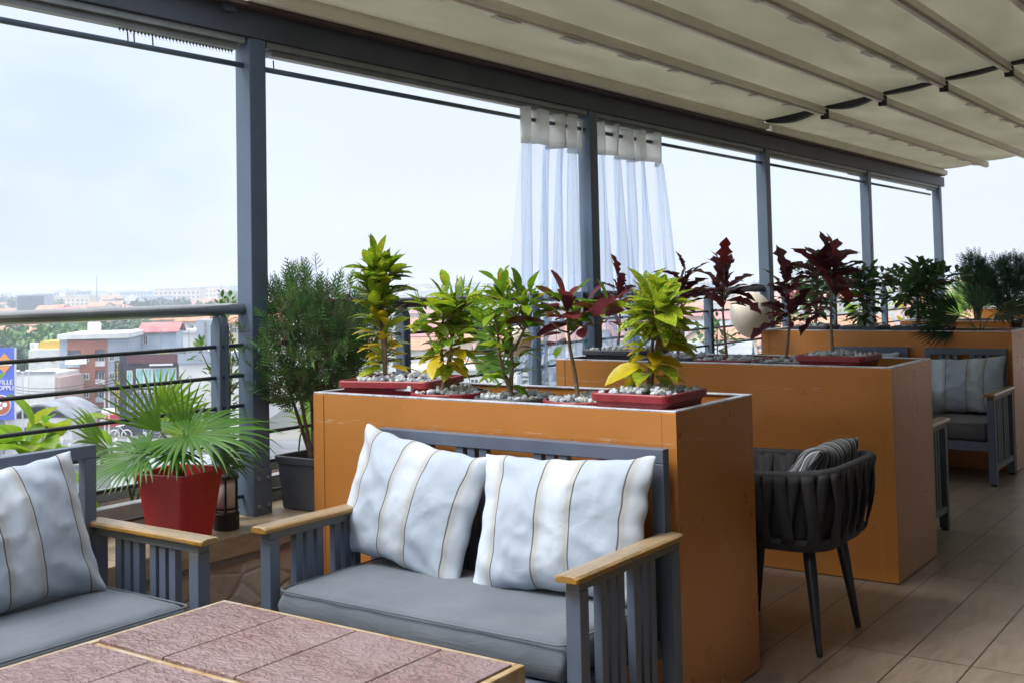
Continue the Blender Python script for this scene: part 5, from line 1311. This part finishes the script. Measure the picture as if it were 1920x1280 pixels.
# named roofs seen between the crotons
def house(label, u, d, w, dep, h, rh, wall, roof, ang, group='houses in the near town', wins=2, zr=None):
    B = Bld(label, 'house', u, d, ang, 'house', group)
    B.start().box(0, w, 0, dep, 0, h); B.part('wall', wall); b = B.start().b
    if rh: gable(b, 0, w, 0, dep, h, rh); 
    else: b.box(-.3, w + .3, -.3, dep + .3, h, h + .3)
    B.part('roof', roof)
    if rh:
        b = B.start().b; ym = dep / 2
        for x in (0.002, w - .10): b.loft([[(x, .1, h), (x, dep - .1, h), (x, ym, h + rh - .15)], [(x + .098, .1, h), (x + .098, dep - .1, h), (x + .098, ym, h + rh - .15)]])
        B.part('gable_wall', wall)
    for k in range(wins): B.window(w * (k + .5) / wins - .5, h - 2.0, 1.0, 1.1)
    return B
house('house with a broad faded pink roof, directly below the tallest croton', 640, 78, 9, 9, 6.4, 1.9, 'white', 'pinkroof', 25)
house('white-roofed house between first and second crotons', 740, 92, 6, 7, 6.6, 1.2, 'bluew', 'whiteroof', -10)
house('cream house with a dark gable edge behind the second croton', 845, 82, 5, 8, 6.4, 1.6, 'cream', 'pinkroof', 55)
house('house with a long faded pink roof right of the cream gable', 875, 88, 10, 9, 6.6, 1.5, 'white', 'pinkroof', 10)
house('white flat-roofed house behind the second croton', 770, 125, 9, 8, 9.5, 0, 'white', 'whiteroof', 5)
house('white house with a row of small windows left of the palm trees', 1280, 104, 7.5, 8, 8.0, 1.6, 'white', 'whiteroof', 12, wins=4)
house('white porch house with pillars below the burgundy croton', 1330, 96, 5, 6, 6.2, 1.2, 'bluew', 'greyroof', 8, wins=3)
house('grey-roofed house behind the white windows row', 1240, 140, 10, 9, 9.0, 2.0, 'cream', 'greyroof', -15, wins=3)
house('orange-roofed villa right of the water tower', 405, 205, 12, 10, 13.0, 2.4, 'cream', 'tile', 20, wins=2)
house('large orange-roofed villa left of the water tower', 330, 240, 14, 12, 12.6, 2.6, 'white', 'tile', -15, wins=2)
house('orange-roofed house above the rooftop house', 285, 270, 13, 11, 12.2, 2.4, 'white', 'tile', 10, wins=2)
x, y = at(850, 100); tree('small light green tree between the pink roofs', x, y, 6.5, 6, TG, 320, .4)
x, y = at(705, 84); tree('young tree beside the broad pink roof', x, y, 8.0, 3, TG, 260, .3)

# scattered houses, blocks and trees out to the horizon
def multimesh(parts):
    me = bpy.data.meshes.new('house'); vs, fs, mi = [], [], []; mats = []
    for b, m in parts:
        o = len(vs); vs += b.v; fs += [tuple(i + o for i in f) for f in b.f]; mi += [len(mats)] * len(b.f); mats.append(m)
    me.from_pydata(vs, [], fs)
    for m in mats: me.materials.append(m)
    for p, i in zip(me.polygons, mi): p.material_index = i
    me.update(); return me
protos = []
for (wl, rf, w, dp, h, rh, lab, kind) in (('white', 'tile', 12, 10, 5.5, 2.2, 'small white house with an orange tiled roof in the hazy town', 'house'), ('cream', 'tile', 15, 11, 8.0, 2.4, 'two-storey cream house with an orange tiled roof in the hazy town', 'house'),
        ('white', 'greyroof', 14, 10, 6.5, 1.8, 'white house with a grey sheet roof in the hazy town', 'house'), ('pink', 'redroof', 13, 10, 7.5, 2.0, 'pinkish house with a red sheet roof in the hazy town', 'house'),
        ('white', 'whiteroof', 18, 12, 11, 0, 'pale flat-roofed block in the hazy town', 'block'), ('bluew', 'greyroof', 26, 14, 15, 0, 'bluish flat-roofed block in the hazy town', 'block'), ('cream', 'whiteroof', 34, 13, 14, 0, 'long cream block in the hazy town', 'block')):
    wb = MB().box(0, w, 0, dp, 0, h); rb = MB(); gb = MB()
    if rh:
        gable(rb, 0, w, 0, dp, h, rh, .8)
        for x in (0, w - .3): gb.loft([[(x, .1, h), (x, dp - .1, h), (x, dp / 2, h + rh - .2)], [(x + .3, .1, h), (x + .3, dp - .1, h), (x + .3, dp / 2, h + rh - .2)]])
    else: rb.box(-.3, w + .3, -.3, dp + .3, h, h + .6); gb.box(w * .3, w * .3 + 3, 3, 6, h + .61, h + 3)
    g2 = MB()
    nz_ = max(1, int(h / 3)); nx_ = int(w / 3.2)
    for fz in range(nz_):
        for k in range(nx_):
            x = (k + .5) * w / nx_ - .7; z = fz * 3 + 1.1; g2.box(x, x + 1.4, -.04, 0.01, z, z + 1.3)
    protos.append((multimesh([(wb, CW[wl]), (rb, CW[rf]), (gb, CW[wl]), (g2, CW['glass'])]), lab, kind, max(w, dp)))
taken = []
def clear_(x, y, r):
    for (a, b_, c) in taken:
        if (a - x) ** 2 + (b_ - y) ** 2 < (r + c) ** 2: return False
    taken.append((x, y, r)); return True
rs = random.Random(11)
nh = 0
def drop(u, d, pi_, sc=1.0):
    global nh
    me, lab, kind, r = protos[pi_]; x, y = at(u, d)
    if not clear_(x, y, r * .55 * sc): return
    o = bpy.data.objects.new('distant_' + ('house' if kind == 'house' else 'block'), me); COL.objects.link(o); o.location = (x, y, GZ); o.rotation_euler = (0, 0, rs.uniform(-.5, .5) + math.atan2(CR.y, CR.x)); o.scale = (sc, sc, sc * rs.uniform(.85, 1.2))
    tag(o, lab, kind, lab.replace('small ', '').replace('two-storey ', 'taller ')); nh += 1
for k in range(150):   # middle distance
    d = 230 * (1 + 3.2 * rs.random() ** 1.4); u = rs.uniform(-40, 480) if rs.random() < .55 else rs.uniform(480, 1900)
    if u < 240 and d < 290: continue
    drop(u, d, rs.choice((0, 0, 1, 2, 3, 1, 4)))
for k in range(60):   # behind the crotons
    d = rs.uniform(150, 320); u = rs.uniform(560, 1900); drop(u, d, rs.choice((0, 1, 2, 3, 2)), .8)
for k in range(190):   # skyline
    d = rs.uniform(900, 2300); u = rs.uniform(-60, 460) if rs.random() < .6 else rs.uniform(460, 1900); drop(u, d, rs.choice((4, 5, 5, 6, 6, 1)), rs.uniform(.9, 1.5))
tw_x, tw_y = at(36, 620); o = Bld('dark bluish office block on the left skyline', 'office block', 30, 760, 0); o.start().box(0, 19, 0, 15, 0, 18.5); o.part('wall', 'grey'); o.start().box(.5, 18.5, -.1, -.003, 4, 17.5); o.part('glass_front', 'glass')
x, y = at(180, 900); m_ = thing('radio_mast', 'thin radio mast on the skyline', 'mast', (x, y, GZ)); MB().tube([(x, y, GZ), (x, y, GZ + 33)], [.7, .25], 6).build('mast_pole', CW['greyroof'], m_)
for k in range(60):
    d = 260 * (1 + 6 * rs.random() ** 1.3); u = rs.uniform(-40, 460) if rs.random() < .55 else rs.uniform(520, 1900)
    x, y = at(u, d)
    if k < 3:
        pass
    if k == 0: tproto = [tree('rounded green tree among the hazy houses', x, y, 10, 13, TG, 260, 1.1, 'trees among the hazy houses', zb=GZ), tree('rounded dark tree among the hazy houses', x + 30, y + 20, 10, 15, TD, 260, 1.2, 'trees among the hazy houses')]
    elif clear_(x, y, 5):
        c = copy_tree(tproto[k % 2]); c.location = (x, y, GZ); c.rotation_euler = (0, 0, rs.uniform(0, 6)); sc = rs.uniform(.8, 1.15) if d < 700 else rs.uniform(1.2, 1.7); c.scale = (sc * 1.2, sc * 1.2, sc)

# haze
hz = MB().box(-6300, 6300, -6300, 6300, GZ - 1.6, 26.0)
t = NT('haze_air'); pv = t.n('ShaderNodeVolumePrincipled'); pv.inputs['Color'].default_value = (0.68, 0.74, 0.84, 1); pv.inputs['Density'].default_value = 0.0006; pv.inputs['Anisotropy'].default_value = 0.2
t.l(pv.outputs[0], t.out.inputs['Volume'])
ho = hz.build('haze', t.m); ho['kind'] = 'stuff'
